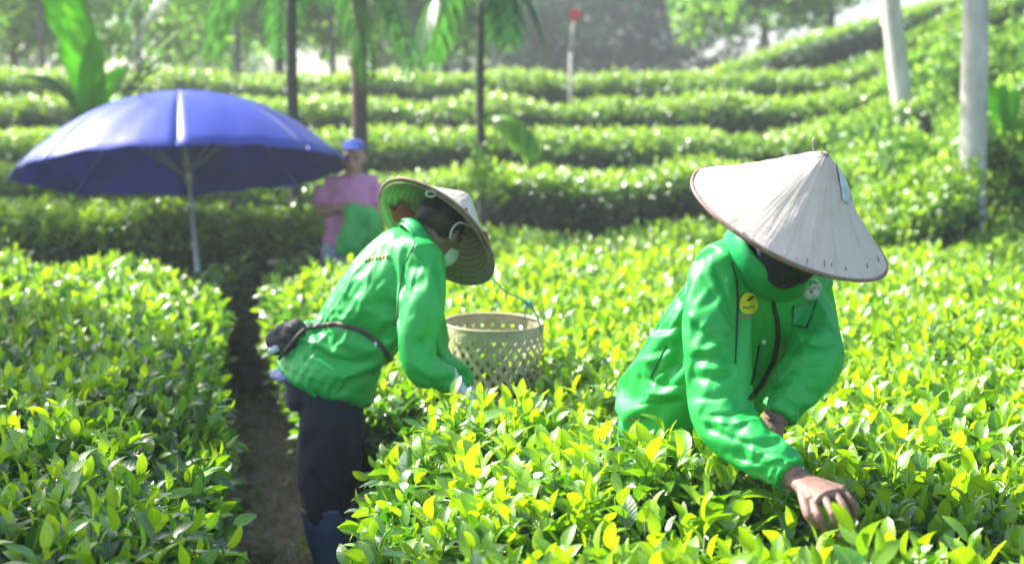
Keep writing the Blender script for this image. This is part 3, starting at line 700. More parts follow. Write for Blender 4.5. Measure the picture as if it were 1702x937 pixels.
# ------------------------------------------------------------------ trees
def crown_mesh(root, centre, rad, n, seed, mat=M_TREE, size=1.6, flat=0.8, lumps=11, T=T_FAR, agem=0.35, name='crown'):
    p, dd = blob_points(n, None, rad, flat, lumps, seed); r = np.random.default_rng(seed + 5)
    D = dd + r.normal(0, .5, (n, 3)); p = p + np.array(centre)
    scatter(name, T, p, D, r.uniform(.7, 1.4, n) * size, r.normal(0, .2, n) + agem - 0.25, root, mat, seed)
    return p
def tree(x, y, h, rad, label, seed, bark=M_GREYBARK, r0=0.16, n=900, size=2.4, lean=(0, 0), mat=M_TREE, group='trees beyond the terraces', flat=0.85, crown_drop=0.25, agem=0.25, name='tree', lumps=12):
    z = float(gz(x, y)); root = empty(name, (x, y, z), label, 'tree', group); rr = random.Random(seed)
    top = Vector((x + lean[0], y + lean[1], z + h)); base = Vector((x, y, z - 0.2))
    mid = base.lerp(top, 0.5) + Vector((rr.uniform(-.1, .1), rr.uniform(-.1, .1), 0))
    parts = [tube([tuple(base), tuple(base.lerp(mid, .06)), tuple(mid), tuple(top)], [r0 * 1.45, r0 * 1.05, r0 * .85, r0 * .45], n=12, seg=6)]
    for k in range(7):
        s = base.lerp(top, 0.68 + 0.05 * k); a = rr.uniform(0, 6.28); L = rad * rr.uniform(.6, 1.0)
        e = s + Vector((math.cos(a) * L, math.sin(a) * L, L * rr.uniform(.3, .9))); m = s.lerp(e, .5) + Vector((0, 0, L * .12))
        parts.append(tube([tuple(s), tuple(m), tuple(e)], [r0 * .42, r0 * .25, r0 * .08], n=7, seg=3))
    link('trunk', tubes_mesh('trunk', parts), root, bark)
    crown_mesh(root, (top.x, top.y, top.z - rad * crown_drop), rad, n, seed, mat, size, flat, lumps=lumps, agem=agem)
    return root
# shade trees standing left of the frame and trunks inside it
tree(-5.65, 4.7, 4.5, 1.0, 'broad shade tree standing left of the tea field', 61, n=2400, size=1.5, group='shade trees over the field')
tree(-6.15, 7.2, 4.5, 1.2, 'second shade tree further back left of the tea field', 67, n=2400, size=1.5, group='shade trees over the field')
tree(-8.6, 14.5, 4.6, 2.1, 'shade tree over the left end of the terraces', 62, n=2600, size=1.7, group='shade trees over the field')
def px_tree(px, d, wpx, top_px, hh, rad, label, seed, bark, **kw):
    b = P(px, 300, d); t = P(top_px, 0, d); sl = (t.x - b.x) / max(0.5, (t.z - b.z))
    return tree(b.x - sl * (b.z - float(gz(b.x, d))), d, hh, rad, label, seed, bark, r0=wpx / FPX * d / 2 / 0.9, lean=(sl * hh, 0), **kw)
px_tree(1617, 10.5, 40, 1622, 6.5, 1.6, 'thick whitewashed trunk near the right edge of the hillside', 63, M_WHITEBARK, n=900, size=1.8, group='whitewashed trees on the slope', flat=.7)
px_tree(1520, 15.0, 31, 1485, 7.5, 1.6, 'slimmer whitewashed trunk leaning left above the big conical hat', 64, M_WHITEBARK, n=900, size=1.8, group='whitewashed trees on the slope', flat=.7)
px_tree(600, 12.0, 25, 600, 6.5, 1.5, 'straight brownish trunk rising behind the man in the pink shirt', 65, M_BARK, n=700, size=1.8, group='slim trees on the terraces', flat=.6)
# far trees
FT = [(-11.8, 30, 4.6, 2.2, 'dark tree filling the far left corner'), (-9.0, 26, 3.9, 1.7, 'leafy tree behind the banana leaf at the left'), (-6.9, 29, 4.4, 1.9, 'mid-green tree above the left half of the blue umbrella'),
      (-4.1, 25.5, 3.7, 1.5, 'airy tree above the umbrella near the slender palm trunk'), (-2.9, 31, 4.6, 1.9, 'tree seen between the two slim trunks left of centre'), (-1.2, 26, 3.9, 1.3, 'light tree just left of the small palm at centre'), (-5.6, 35, 5.2, 2.2, 'darker tree further back over the top of the blue umbrella'),
      (5.2, 30, 2.0, 1.2, 'pale tree on the ridge left of the slimmer whitewashed trunk'), (7.0, 32, 2.4, 1.6, 'tree on the hilltop behind the slimmer whitewashed trunk'), (9.6, 31, 2.2, 1.6, 'tree on the hilltop left of the thick whitewashed trunk'), (12.6, 32, 2.5, 1.8, 'hilltop tree at the top right corner')]
for k, (x, y, h, rad, lb) in enumerate(FT):
    tree(x, y, h, rad, lb, 70 + k, n=800, size=2.9, r0=0.11, agem=0.45 + 0.2 * (k % 3), crown_drop=.3, lumps=16)
for k, (px_, dd_, hh_, rr_, lb) in enumerate([(70, 23.6, 2.3, 1.0, 'small sunlit tree behind the topmost hedge at the far left'), (235, 24.4, 2.5, 1.1, 'sunlit bushy tree right of the banana leaf, above the blue umbrella'), (395, 23.8, 2.3, .9, 'low bright tree just left of the slender palm trunk'),
                            (545, 24.2, 2.6, 1.0, 'bright leafy tree filling the gap between the two slim trunks'), (690, 23.8, 2.4, .9, 'bright tree left of the small palm behind the topmost hedge'), (770, 26.5, 3.0, .9, 'small round tree at the left edge of the massive dark tree')]):
    q = P(px_, 200, dd_); tree(q.x, dd_, hh_ + (1.6 if dd_ > 26 else .9), rr_, lb, 140 + k, n=420, size=2.4, r0=0.06, agem=0.75, crown_drop=.3, lumps=12)
tree(1.5, 46, 7.0, 4.6, 'massive dark bluish tree behind the red-topped post', 90, n=4200, size=3.6, r0=0.4, flat=1.0, crown_drop=0.75, agem=0.0, lumps=26, mat=M_DARKTREE)
tree(4.9, 44, 3.4, 1.3, 'small grey tree in the bright gap right of the dark tree', 91, n=350, size=2.6, r0=0.1, agem=0.1)
tree(-24, 60, 8, 5, 'far wooded clump at the far left horizon', 92, n=1800, size=5, r0=.4, crown_drop=.7)
tree(-13.5, 62, 5.5, 2.6, 'far wooded clump behind the trees above the umbrella', 93, n=700, size=4, r0=.4, crown_drop=.7)
tree(21, 58, 9, 5.5, 'far wooded clump behind the hilltop on the right', 94, n=1800, size=5, r0=.4, crown_drop=.7)

# ---- palms: pinnate fronds
def frond(root, base, d0, length, droop, seed, leaflet=0.32, nl=26, wid=0.035, age=0.4, mat=M_PALM, hang=0.5):
    rr = random.Random(seed); d = Vector(d0).normalized(); p = Vector(base); pts = [p.copy()]; dirs = [d.copy()]
    for k in range(nl):
        d = (d + Vector((0, 0, -droop / nl))).normalized(); p = p + d * (length / nl); pts.append(p.copy()); dirs.append(d.copy())
    rach = tube([tuple(q) for q in pts[::5]] + [tuple(pts[-1])], [0.014 * (1 - .8 * i / (len(pts[::5]))) for i in range(len(pts[::5]) + 1)], n=5, seg=2)
    V = []; F = []
    for k in range(3, nl + 1):
        f = k / nl; L = leaflet * (math.sin(math.pi * (0.12 + 0.82 * f)) ** .7) * rr.uniform(.85, 1.1)
        side = dirs[k].cross(Vector((0, 0, 1)));
        if side.length < .05: side = Vector((1, 0, 0))
        side.normalize()
        for s in (-1, 1):
            dl = (side * s * 0.9 + dirs[k] * 0.75 + Vector((0, 0, -hang + rr.uniform(-.15, .15)))).normalized()
            nrm = dl.cross(dirs[k]).normalized(); w_ = dl.cross(nrm).normalized() * wid / 2; q = pts[k]; o = len(V)
            m = q + dl * L * .5 + Vector((0, 0, .02)); e = q + dl * L + Vector((0, 0, -L * .22))
            V += [q - w_ * .4, q + w_ * .4, m + w_ + nrm * .006, m - w_ + nrm * .006, e + w_ * .08, e - w_ * .08]
            F += [(o, o + 1, o + 2, o + 3), (o + 3, o + 2, o + 4, o + 5)]
    me = mesh_np('frond', [tuple(v) for v in V] + rach[0], F + [tuple(i + len(V) for i in f) for f in rach[1]])
    fattr(me, 'age', np.full(len(me.vertices), age)); rv = np.array([((i // 6) * 0.37) % 1 for i in range(len(me.vertices))]); fattr(me, 'rnd', rv)
    link('frond', me, root, mat)
def palm(px, d, wpx, crown_z, label, seed, nf=9, length=1.6, lean_px=0, droop=1.6, extra=()):
    b = P(px, 300, d); z = float(gz(b.x, d)); root = empty('palm_tree', (b.x, d, z), label, 'palm tree', 'slender palms among the terraces')
    r0 = wpx / FPX * d / 2; rr = random.Random(seed); top = Vector((b.x + lean_px / FPX * d, d, crown_z))
    pts = []; rad = []
    for k in range(9):
        f = k / 8; q = Vector((b.x, d, z - .1)).lerp(top, f); pts.append((q.x + .01 * math.sin(f * 7), q.y, q.z)); rad.append(r0 * (1.25 - .35 * f))
    link('trunk', tubes_mesh('trunk', [tube(pts, rad, n=12, seg=3)]), root, M_PALMBARK)
    rings = [([(b.x + (top.x - b.x) * f, d, z + (crown_z - z) * f), (b.x + (top.x - b.x) * f, d, z + (crown_z - z) * f + .012)], [r0 * (1.25 - .35 * f) + .004] * 2, 12) for f in np.linspace(.1, .95, 16)]
    for q in rings: link('ring_scar', tubes_mesh('ring_scar', [tube(q[0], q[1], n=12, seg=1)]), root, M_BARK)
    for k in range(nf):
        a = k / nf * 6.283 + rr.uniform(-.3, .3); el = rr.uniform(.3, 1.1)
        frond(root, top, (math.cos(a), math.sin(a), el), length * rr.uniform(.85, 1.15), droop * rr.uniform(.8, 1.2), seed * 31 + k, age=rr.uniform(.05, .45))
    for (d0, ln, dr, ag) in extra: frond(root, top - Vector((0, 0, .05)), d0, ln, dr, seed + 77, age=ag)
    return root
palm(490, 10.9, 18, 3.05, 'tall slender palm trunk right of the blue umbrella', 5, nf=8, length=1.6, droop=2.4)
pl = palm(800, 11.6, 14, 2.78, 'small palm behind the left picker with drooping fronds', 9, nf=5, length=1.0, droop=3.0)
frond(pl, P(803, 205, 11.55), (.7, -.35, .75), 0.62, 2.4, 991, leaflet=.30, nl=16, age=1.0, wid=.05, hang=.9)
frond(pl, P(803, 205, 11.55), (.9, .25, .5), 0.55, 2.0, 992, leaflet=.28, nl=16, age=.9, wid=.05, hang=.9)
vr = np.random.default_rng(5); vp = np.array([P(800 + vr.uniform(-14, 18), vr.uniform(250, 330), 11.5 + vr.uniform(-.1, .08)) for _ in range(60)])
scatter('climbing_leaves', T_FAR, vp, vr.normal(0, 1, (60, 3)) + np.array([0, -.5, .3]), vr.uniform(.6, 1.0, 60), vr.uniform(.1, .5, 60), pl, M_SHRUB, 4)
# banana plant on the left: broad blades
def blade(root, pts, width, age, mat=M_BANANA, face=(0, -1, .2), split=0.0, seed=0):
    S = catmull([tuple(p) for p in pts], 5); n = len(S); V = []; F = []; UV = []; rr = random.Random(seed); fc = Vector(face)
    for i, s in enumerate(S):
        t = i / (n - 1); a = Vector(S[max(i - 1, 0)]); b = Vector(S[min(i + 1, n - 1)]); d = (b - a).normalized()
        sd = d.cross(fc).normalized(); wd = width / 2 * (math.sin(math.pi * min(.985, .06 + .93 * t)) ** .6); nn = sd.cross(d)
        for u in (-1, -.5, 0, .5, 1):
            wv = .03 * math.sin(t * 23 + u * 2 + seed) * abs(u) * width
            V.append(Vector(s) + sd * u * wd * (1 - rr.uniform(0, split) * (abs(u) == 1)) + nn * (abs(u) * wd * .35 + wv)); UV.append((u, t))
    for i in range(n - 1):
        for k in range(4): F.append((i * 5 + k, i * 5 + k + 1, i * 5 + 6 + k, i * 5 + 5 + k))
    Fn = np.array(F); me = mesh_np('leaf_blade', np.array([tuple(v) for v in V]), Fn)
    fattr(me, 'age', np.full(len(V), age)); fattr(me, 'rnd', np.full(len(V), .5))
    uv = me.uv_layers.new(name='UVMap'); uv.data.foreach_set('uv', np.array(UV)[Fn.ravel()].astype(np.float32).ravel())
    o = link('leaf_blade', me, root, mat); s = o.modifiers.new('thickness', 'SOLIDIFY'); s.thickness = 0.002; return o
d0 = 11.3; bz = P(147, 430, d0)
bn = empty('banana_plant', (bz.x, d0, float(gz(bz.x, d0))), 'tall banana plant with a torn sunlit leaf behind the blue umbrella at the left', 'banana plant')
link('trunk', tubes_mesh('trunk', [tube([(bz.x, d0, float(gz(bz.x, d0)) - .1), tuple(P(146, 330, d0)), tuple(P(150, 230, d0)), tuple(P(152, 180, d0))], [.075, .062, .06, .035], n=12, seg=4)]), bn, M_PALMBARK)
blade(bn, [P(152, 215, d0), P(146, 120, d0), P(112, 20, d0 - .1), P(88, -60, d0 - .25), P(60, -120, d0 - .4)], .36, .85, split=.25, seed=1, face=(.1, -1, .3))
blade(bn, [P(152, 215, d0), P(168, 165, d0), P(188, 135, d0 - .05), P(215, 112, d0 - .1)], .16, 1.0, seed=2)
blade(bn, [P(150, 225, d0), P(143, 165, d0), P(152, 95, d0 - .1), P(156, 60, d0 - .2)], .15, .9, seed=3)
blade(bn, [P(150, 220, d0), P(118, 170, d0), P(70, 135, d0), P(22, 128, d0)], .15, .1, seed=4, face=(.2, -.3, 1))
for k, (x0, y0, x1, y1) in enumerate([(215, 165, 300, 45), (200, 178, 262, 60), (228, 130, 282, 88), (188, 190, 235, 95), (240, 110, 330, 20), (205, 150, 310, 95)]):
    blade(bn, [P(155, 225, d0), P((155 + x0) / 2 + 5, (225 + y0) / 2 + 10, d0), P(x0, y0, d0 - .1), P(x1, y1, d0 - .3)], .075, .5 if k < 4 else .9, seed=10 + k, face=(-.45, -.42, .75), mat=M_PALM)
# banana shoots and broad leaf at the right edge
d0 = 10.7; q = P(1672, 250, d0)
bs = empty('banana_plant', (q.x, d0, float(gz(q.x, d0))), 'young banana shoots with upright bright leaves at the right edge', 'banana plant')
link('trunk', tubes_mesh('trunk', [tube([(q.x, d0, float(gz(q.x, d0)) - .05), tuple(P(1668, 250, d0)), tuple(P(1666, 205, d0))], [.035, .03, .02], n=8, seg=3)]), bs, M_STEM)
for k, L in enumerate([[(1667, 215), (1655, 175), (1640, 135)], [(1667, 215), (1680, 180), (1690, 148)], [(1667, 220), (1662, 180), (1668, 140)], [(1668, 240), (1690, 215), (1712, 200)]]):
    blade(bs, [P(a, b, d0 - .03 * k) for a, b in L], .12, .8, seed=30 + k)
d0 = 10.9; q = P(1600, 300, d0)
tp = empty('taro_plant', (P(1640, 330, d0).x, d0, float(gz(P(1640, 330, d0).x, d0))), 'broad flat green leaf held out beside the thick whitewashed trunk', 'taro plant')
blade(tp, [P(1606, 238, d0 - .15), P(1630, 232, d0 - .2), P(1650, 240, d0 - .25), P(1665, 252, d0 - .3)], .22, .2, seed=41, face=(0, -.35, 1))
blade(tp, [P(1648, 290, d0 - .15), P(1665, 270, d0 - .2), P(1690, 275, d0 - .3), P(1710, 300, d0 - .35)], .25, .1, seed=42, face=(0, -.5, 1))
link('stem', tubes_mesh('stem', [tube([(P(1640, 330, d0).x, d0, float(gz(P(1640, 330, d0).x, d0)) - .05), tuple(P(1638, 280, d0 - .1)), tuple(P(1610, 240, d0 - .15))], [.012, .01, .006], n=6, seg=3),
                             tube([(P(1640, 330, d0).x, d0, float(gz(P(1640, 330, d0).x, d0)) - .05), tuple(P(1644, 310, d0 - .1)), tuple(P(1650, 290, d0 - .15))], [.012, .01, .006], n=6, seg=3)]), tp, M_STEM)

# ------------------------------------------------------------------ marker post with the red top
d0 = 18.8; a = P(949, 190, d0); mp = empty('marker_post', (a.x, d0, float(gz(a.x, d0))), 'thin pale post topped with a small red flag above the terraces', 'marker post')
link('pole', tubes_mesh('pole', [tube([(a.x, d0, float(gz(a.x, d0)) - .1), tuple(P(949, 88, d0))], [.028, .026], n=8, seg=1), tube([tuple(P(949, 92, d0)), tuple(P(954, 30, d0))], [.017, .015], n=8, seg=1)]), mp, M_POST)
bm = bmesh.new(); vs = []
for (x, y) in [(946, 18), (957, 15), (968, 19), (966, 27), (958, 34), (953, 38), (948, 28)]:
    vs.append((bm.verts.new(P(x, y, d0 - .04)), bm.verts.new(P(x, y, d0 + .04))))
bm.faces.new([v[0] for v in vs]); bm.faces.new([v[1] for v in vs][::-1])
for i in range(len(vs)): j = (i + 1) % len(vs); bm.faces.new((vs[i][1], vs[j][1], vs[j][0], vs[i][0]))
me = bpy.data.meshes.new('flag'); bm.to_mesh(me); bm.free(); link('flag', me, mp, M_RED)
# a small cut log lying by the second bush row
lg = link('cut_log', tubes_mesh('cut_log', [tube([P(447, 436, 9.5), P(473, 434, 9.45)], [.018, .016], n=8, seg=2)]), None, M_POST); tag(lg, 'short pale stick lying across the leaves left of the man in pink', 'stick')

# ------------------------------------------------------------------ umbrella
def build_umbrella():
    d = 9.6; apex = P(300, 158, d + .12); foot = P(338, 540, d - .1)
    root = empty('garden_umbrella', (foot.x, foot.y, float(gz(foot.x, foot.y))), 'large open blue garden umbrella on a grey pole planted in the tea', 'umbrella')
    Rr, H, sag = 1.13, 0.53, 0.05
    tilt = Matrix.Rotation(R(-9.5), 4, 'X') @ Matrix.Rotation(R(-3.7), 4, 'Y')
    M = Matrix.Translation(apex) @ tilt @ Matrix.Rotation(R(11), 4, 'Z')
    def pt(a, f, m=0.0):
        """a: angle, f: 0..1 out, m: 0 on a rib .. 1 mid panel"""
        r = Rr * f * (1 - 0.03 * m * f); z = -H * f ** 2.15 + sag * m * f * f * .3
        return M @ Vector((r * math.cos(a), r * math.sin(a), z))
    n = 8
    for k in range(n):
        V = []; F = []; nu, nv = 13, 15
        for j in range(nv):
            f = .03 + .97 * j / (nv - 1)
            for i in range(nu):
                u = i / (nu - 1); m = math.sin(math.pi * u); a = 2 * math.pi * (k + u) / n
                q = pt(a, f, m)
                q += (M.to_3x3() @ Vector((0, 0, 1))) * .008 * math.sin(u * 17 + f * 11 + k * 2.1) * f * m
                V.append(q)
        for j in range(nv - 1):
            for i in range(nu - 1): F.append((j * nu + i, j * nu + i + 1, j * nu + nu + i + 1, j * nu + nu + i))
        # hanging valance
        o = len(V)
        for i in range(nu):
            q = V[(nv - 1) * nu + i]; V.append(q - (M.to_3x3() @ Vector((0, 0, 1))) * .012)
        for i in range(nu - 1): F.append(((nv - 1) * nu + i, (nv - 1) * nu + i + 1, o + i + 1, o + i))
        ob = link('canopy_panel', mesh_np('canopy_panel', [tuple(v) for v in V], F), root, M_UMB)
        s = ob.modifiers.new('thickness', 'SOLIDIFY'); s.thickness = .002
        rb = tube([tuple(pt(2 * math.pi * k / n, f) - Vector((0, 0, .014))) for f in (.03, .3, .6, .85, 1.0)], [.006, .005, .005, .004, .004], n=6, seg=3)
        link('rib', tubes_mesh('rib', [rb]), root, M_POLE)
        ax = M.to_3x3() @ Vector((0, 0, -1))
        st = tube([tuple(apex + ax * .55), tuple(pt(2 * math.pi * k / n, .5) - Vector((0, 0, .02)))], [.005, .005], n=6, seg=1)
        link('strut', tubes_mesh('strut', [st]), root, M_POLE)
        tp_ = pt(2 * math.pi * k / n, 1.0); od = (tp_ - pt(2 * math.pi * k / n, .9)).normalized()
        link('rib_tip', tubes_mesh('rib_tip', [tube([tuple(tp_ - od * .02), tuple(tp_ + od * .03)], [.01, .004], n=8, seg=1)]), root, M_UMB)
    ax = (apex - foot).normalized()
    mid = foot.lerp(apex, .52)
    link('pole', tubes_mesh('pole', [tube([tuple(foot - ax * .5), tuple(mid)], [.016, .016], n=12, seg=1), tube([tuple(mid - ax * .03), tuple(mid + ax * .03)], [.023, .023], n=12, seg=1), tube([tuple(mid), tuple(apex - ax * .01)], [.014, .014], n=12, seg=1)]), root, M_POLE)
    link('finial', tubes_mesh('finial', [tube([tuple(apex - ax * .02), tuple(apex + ax * .02), tuple(apex + ax * .045)], [.03, .022, .006], n=10, seg=2)]), root, M_UMB)
    link('runner', tubes_mesh('runner', [tube([tuple(apex - ax * .6), tuple(apex - ax * .5)], [.024, .024], n=10, seg=1)]), root, M_POLE)
build_umbrella()

# ------------------------------------------------------------------ conical hats
def cone_hat(root, centre, axis, r, h, label=None, lining=False):
    ax = Vector(axis).normalized(); x = ax.cross(Vector((0, 1, 0.2))).normalized(); y = ax.cross(x)
    nA, nR = 96, 22; V = []; F = []; UV = []
    for j in range(nR + 1):
        f = j / nR; rad = r * (0.03 + 0.97 * f); z = h * (1 - f) - 0.010 * math.sin(math.pi * f) - (0.012 * (1 - f) ** 10)
        for i in range(nA):
            a = 2 * math.pi * i / nA; jit = .0016 * noise.noise(Vector((math.cos(a) * 9, math.sin(a) * 9, f * 3))) + .0009 * math.sin(f * 16 * 2 * math.pi) * (f > .08)
            sec = (a * 26 / (2 * math.pi) + .3 * math.sin(f * 5) + .25 * noise.noise(Vector((a * 2, f * 4, 0)))) % 1.0
            jit += .0010 * sec * min(1, f * 4) + .0022 * noise.noise(Vector((math.cos(a) * 4, math.sin(a) * 4, f * 5 + 7)))
            wob = 1 + .012 * math.sin(2 * a + .6) * f + .006 * math.sin(5 * a) * f
            V.append(centre + x * math.cos(a) * rad * wob + y * math.sin(a) * rad * wob + ax * (z + jit)); UV.append((i / nA, f))
    for j in range(nR):
        for i in range(nA):
            F.append((j * nA + i, j * nA + (i + 1) % nA, (j + 1) * nA + (i + 1) % nA, (j + 1) * nA + i))
    tip = len(V); V.append(centre + ax * (h - .006)); UV.append((0.5, 0))
    Fa = np.array(F)
    me = mesh_np('conical_hat', [tuple(v) for v in V], [tuple(f) for f in F] + [(i, (i + 1) % nA, tip) for i in range(nA)])
    uvl = me.uv_layers.new(name='UVMap')
    for poly in me.polygons:
        us = [UV[v][0] for v in poly.vertices]; wrap = max(us) - min(us) > .5
        for li, vi in zip(poly.loop_indices, poly.vertices):
            u, v_ = UV[vi]; uvl.data[li].uv = (u + (1 if wrap and u < .5 else 0), v_)
    me.materials.append(M_HAT); hat = link('conical_hat', me, root)
    if label: hat['label'] = label
    # inner skin of the shell, 3 mm below the outer
    V2 = [centre + (v - centre) * .985 - ax * .003 for v in V[:-1]]
    me2 = mesh_np('lining', [tuple(v) for v in V2], [tuple(reversed(f)) for f in F]); uv2 = me2.uv_layers.new(name='UVMap')
    for poly in me2.polygons:
        us = [UV[v][0] for v in poly.vertices]; wrap = max(us) - min(us) > .5
        for li, vi in zip(poly.loop_indices, poly.vertices): u, v_ = UV[vi]; uv2.data[li].uv = (u + (1 if wrap and u < .5 else 0), v_)
    me2.materials.append(M_HATIN)
    def sub(name, me, mat):
        if not me.materials: me.materials.append(mat)
        o = bpy.data.objects.new(name, me); C.objects.link(o); o.parent = hat; o.matrix_parent_inverse = (Matrix.Translation(-Vector(root.location))).copy() if False else Matrix.Identity(4); return o
    sub('lining', me2, M_HATIN)
    def ring(f, rad, off=0.0, tr=.003, wob=True):
        pts = []
        for i in range(65):
            a = 2 * math.pi * i / 64; rr_ = r * f * (1 + .012 * math.sin(2 * a + .6) * f + .006 * math.sin(5 * a) * f) * .985 if off else r * f * (1 + .012 * math.sin(2 * a + .6) * f + .006 * math.sin(5 * a) * f)
            pts.append(tuple(centre + x * math.cos(a) * rr_ + y * math.sin(a) * rr_ + ax * (h * (1 - f) - off)))
        return tube(pts, [tr] * 65, n=6, seg=1, cap=False)
    sub('rim', tubes_mesh('rim', [ring(1.0, 0, 0, .0042)]), M_RIM)
    for k in range(1, 16): sub('hoop', tubes_mesh('hoop', [ring(k / 16 + .03, 0, .014, .0016)]), M_HOOP)
    return hat, sub, x, y, ax
# link() puts children in world space through the parent inverse; a hat's own children need none

# ------------------------------------------------------------------ people
def ellipsoid(c, r, ax=None, n=16, m=10):
    ax = ax or (Vector((1, 0, 0)), Vector((0, 1, 0)), Vector((0, 0, 1))); V = []; F = []; c = Vector(c)
    for j in range(1, m):
        t = math.pi * j / m
        for i in range(n):
            a = 2 * math.pi * i / n
            V.append(tuple(c + ax[0] * r[0] * math.sin(t) * math.cos(a) + ax[1] * r[1] * math.sin(t) * math.sin(a) + ax[2] * r[2] * math.cos(t)))
    for j in range(m - 2):
        for i in range(n): F.append((j * n + i, (j + 1) * n + i, (j + 1) * n + (i + 1) % n, j * n + (i + 1) % n))
    V.append(tuple(c + ax[2] * r[2])); V.append(tuple(c - ax[2] * r[2])); a, b = len(V) - 2, len(V) - 1
    for i in range(n): F.append((a, i, (i + 1) % n)); F.append((b, (m - 2) * n + (i + 1) % n, (m - 2) * n + i))
    return V, F
def head_parts(c, face, up, s=1.0):
    """skull, jaw, nose, brow, lips, ears; face: where the nose points"""
    f = Vector(face).normalized(); u = Vector(up); u = (u - f * u.dot(f)).normalized(); r = f.cross(u).normalized(); A = (r, f, u); c = Vector(c)
    g = lambda a, b, d: c + r * a * s + f * b * s + u * d * s
    k = lambda *t: tuple(q * s for q in t)
    P_ = [ellipsoid(g(0, -.01, .02), k(.076, .093, .09), A), ellipsoid(g(0, .025, -.045), k(.058, .062, .068), A), ellipsoid(g(0, .06, -.092), k(.026, .026, .022), A),
          ellipsoid(g(0, .098, -.022), k(.013, .022, .02), A), ellipsoid(g(0, .088, .005), k(.009, .014, .03), A), ellipsoid(g(0, .078, .035), k(.05, .014, .012), A),
          ellipsoid(g(0, .088, -.062), k(.024, .009, .007), A), ellipsoid(g(.04, .06, -.02), k(.022, .025, .022), A), ellipsoid(g(-.04, .06, -.02), k(.022, .025, .022), A),
          ellipsoid(g(.078, -.005, -.01), k(.009, .018, .03), A), ellipsoid(g(-.078, -.005, -.01), k(.009, .018, .03), A)]
    return P_, g, A
def face_details(root, g, A, s=1.0):
    for sx in (1, -1):
        e = link('eye', tubes_mesh('eye', [ellipsoid(g(sx * .031, .08, .008), (.013 * s, .006 * s, .007 * s), A)]), root, M_BLACK)
        link('eyebrow', tubes_mesh('eyebrow', [tube([tuple(g(sx * .015, .092, .03)), tuple(g(sx * .032, .090, .036)), tuple(g(sx * .05, .078, .03))], [.003 * s] * 3, n=5, seg=2)]), root, M_HAIR)
    link('mouth', tubes_mesh('mouth', [tube([tuple(g(-.022, .088, -.063)), tuple(g(0, .098, -.062)), tuple(g(.022, .088, -.063))], [.003 * s, .0045 * s, .003 * s], n=6, seg=3)]), root, M_LIP)
M_NAIL = simple('fingernail', (0.55, 0.38, 0.32), (0.45, 0.3, 0.25), rough=0.35, bstr=0)
M_LIP = simple('lips', (0.32, 0.12, 0.1), rough=0.5, bstr=0)
def T(pts, rad, **k): return tube([tuple(p) for p in pts], rad, **k)
def join_mesh(name, mes):
    V = []; F = []
    for me in mes:
        o = len(V); V += [tuple(v.co) for v in me.vertices]; F += [tuple(i + o for i in p.vertices) for p in me.polygons]
    return mesh_np(name, V, F)
def fingers(chains, rad=.0080, n=8):
    return [T(c, [rad * 1.08] + [rad] * (len(c) - 2) + [rad * .72], n=n, seg=3) for c in chains]

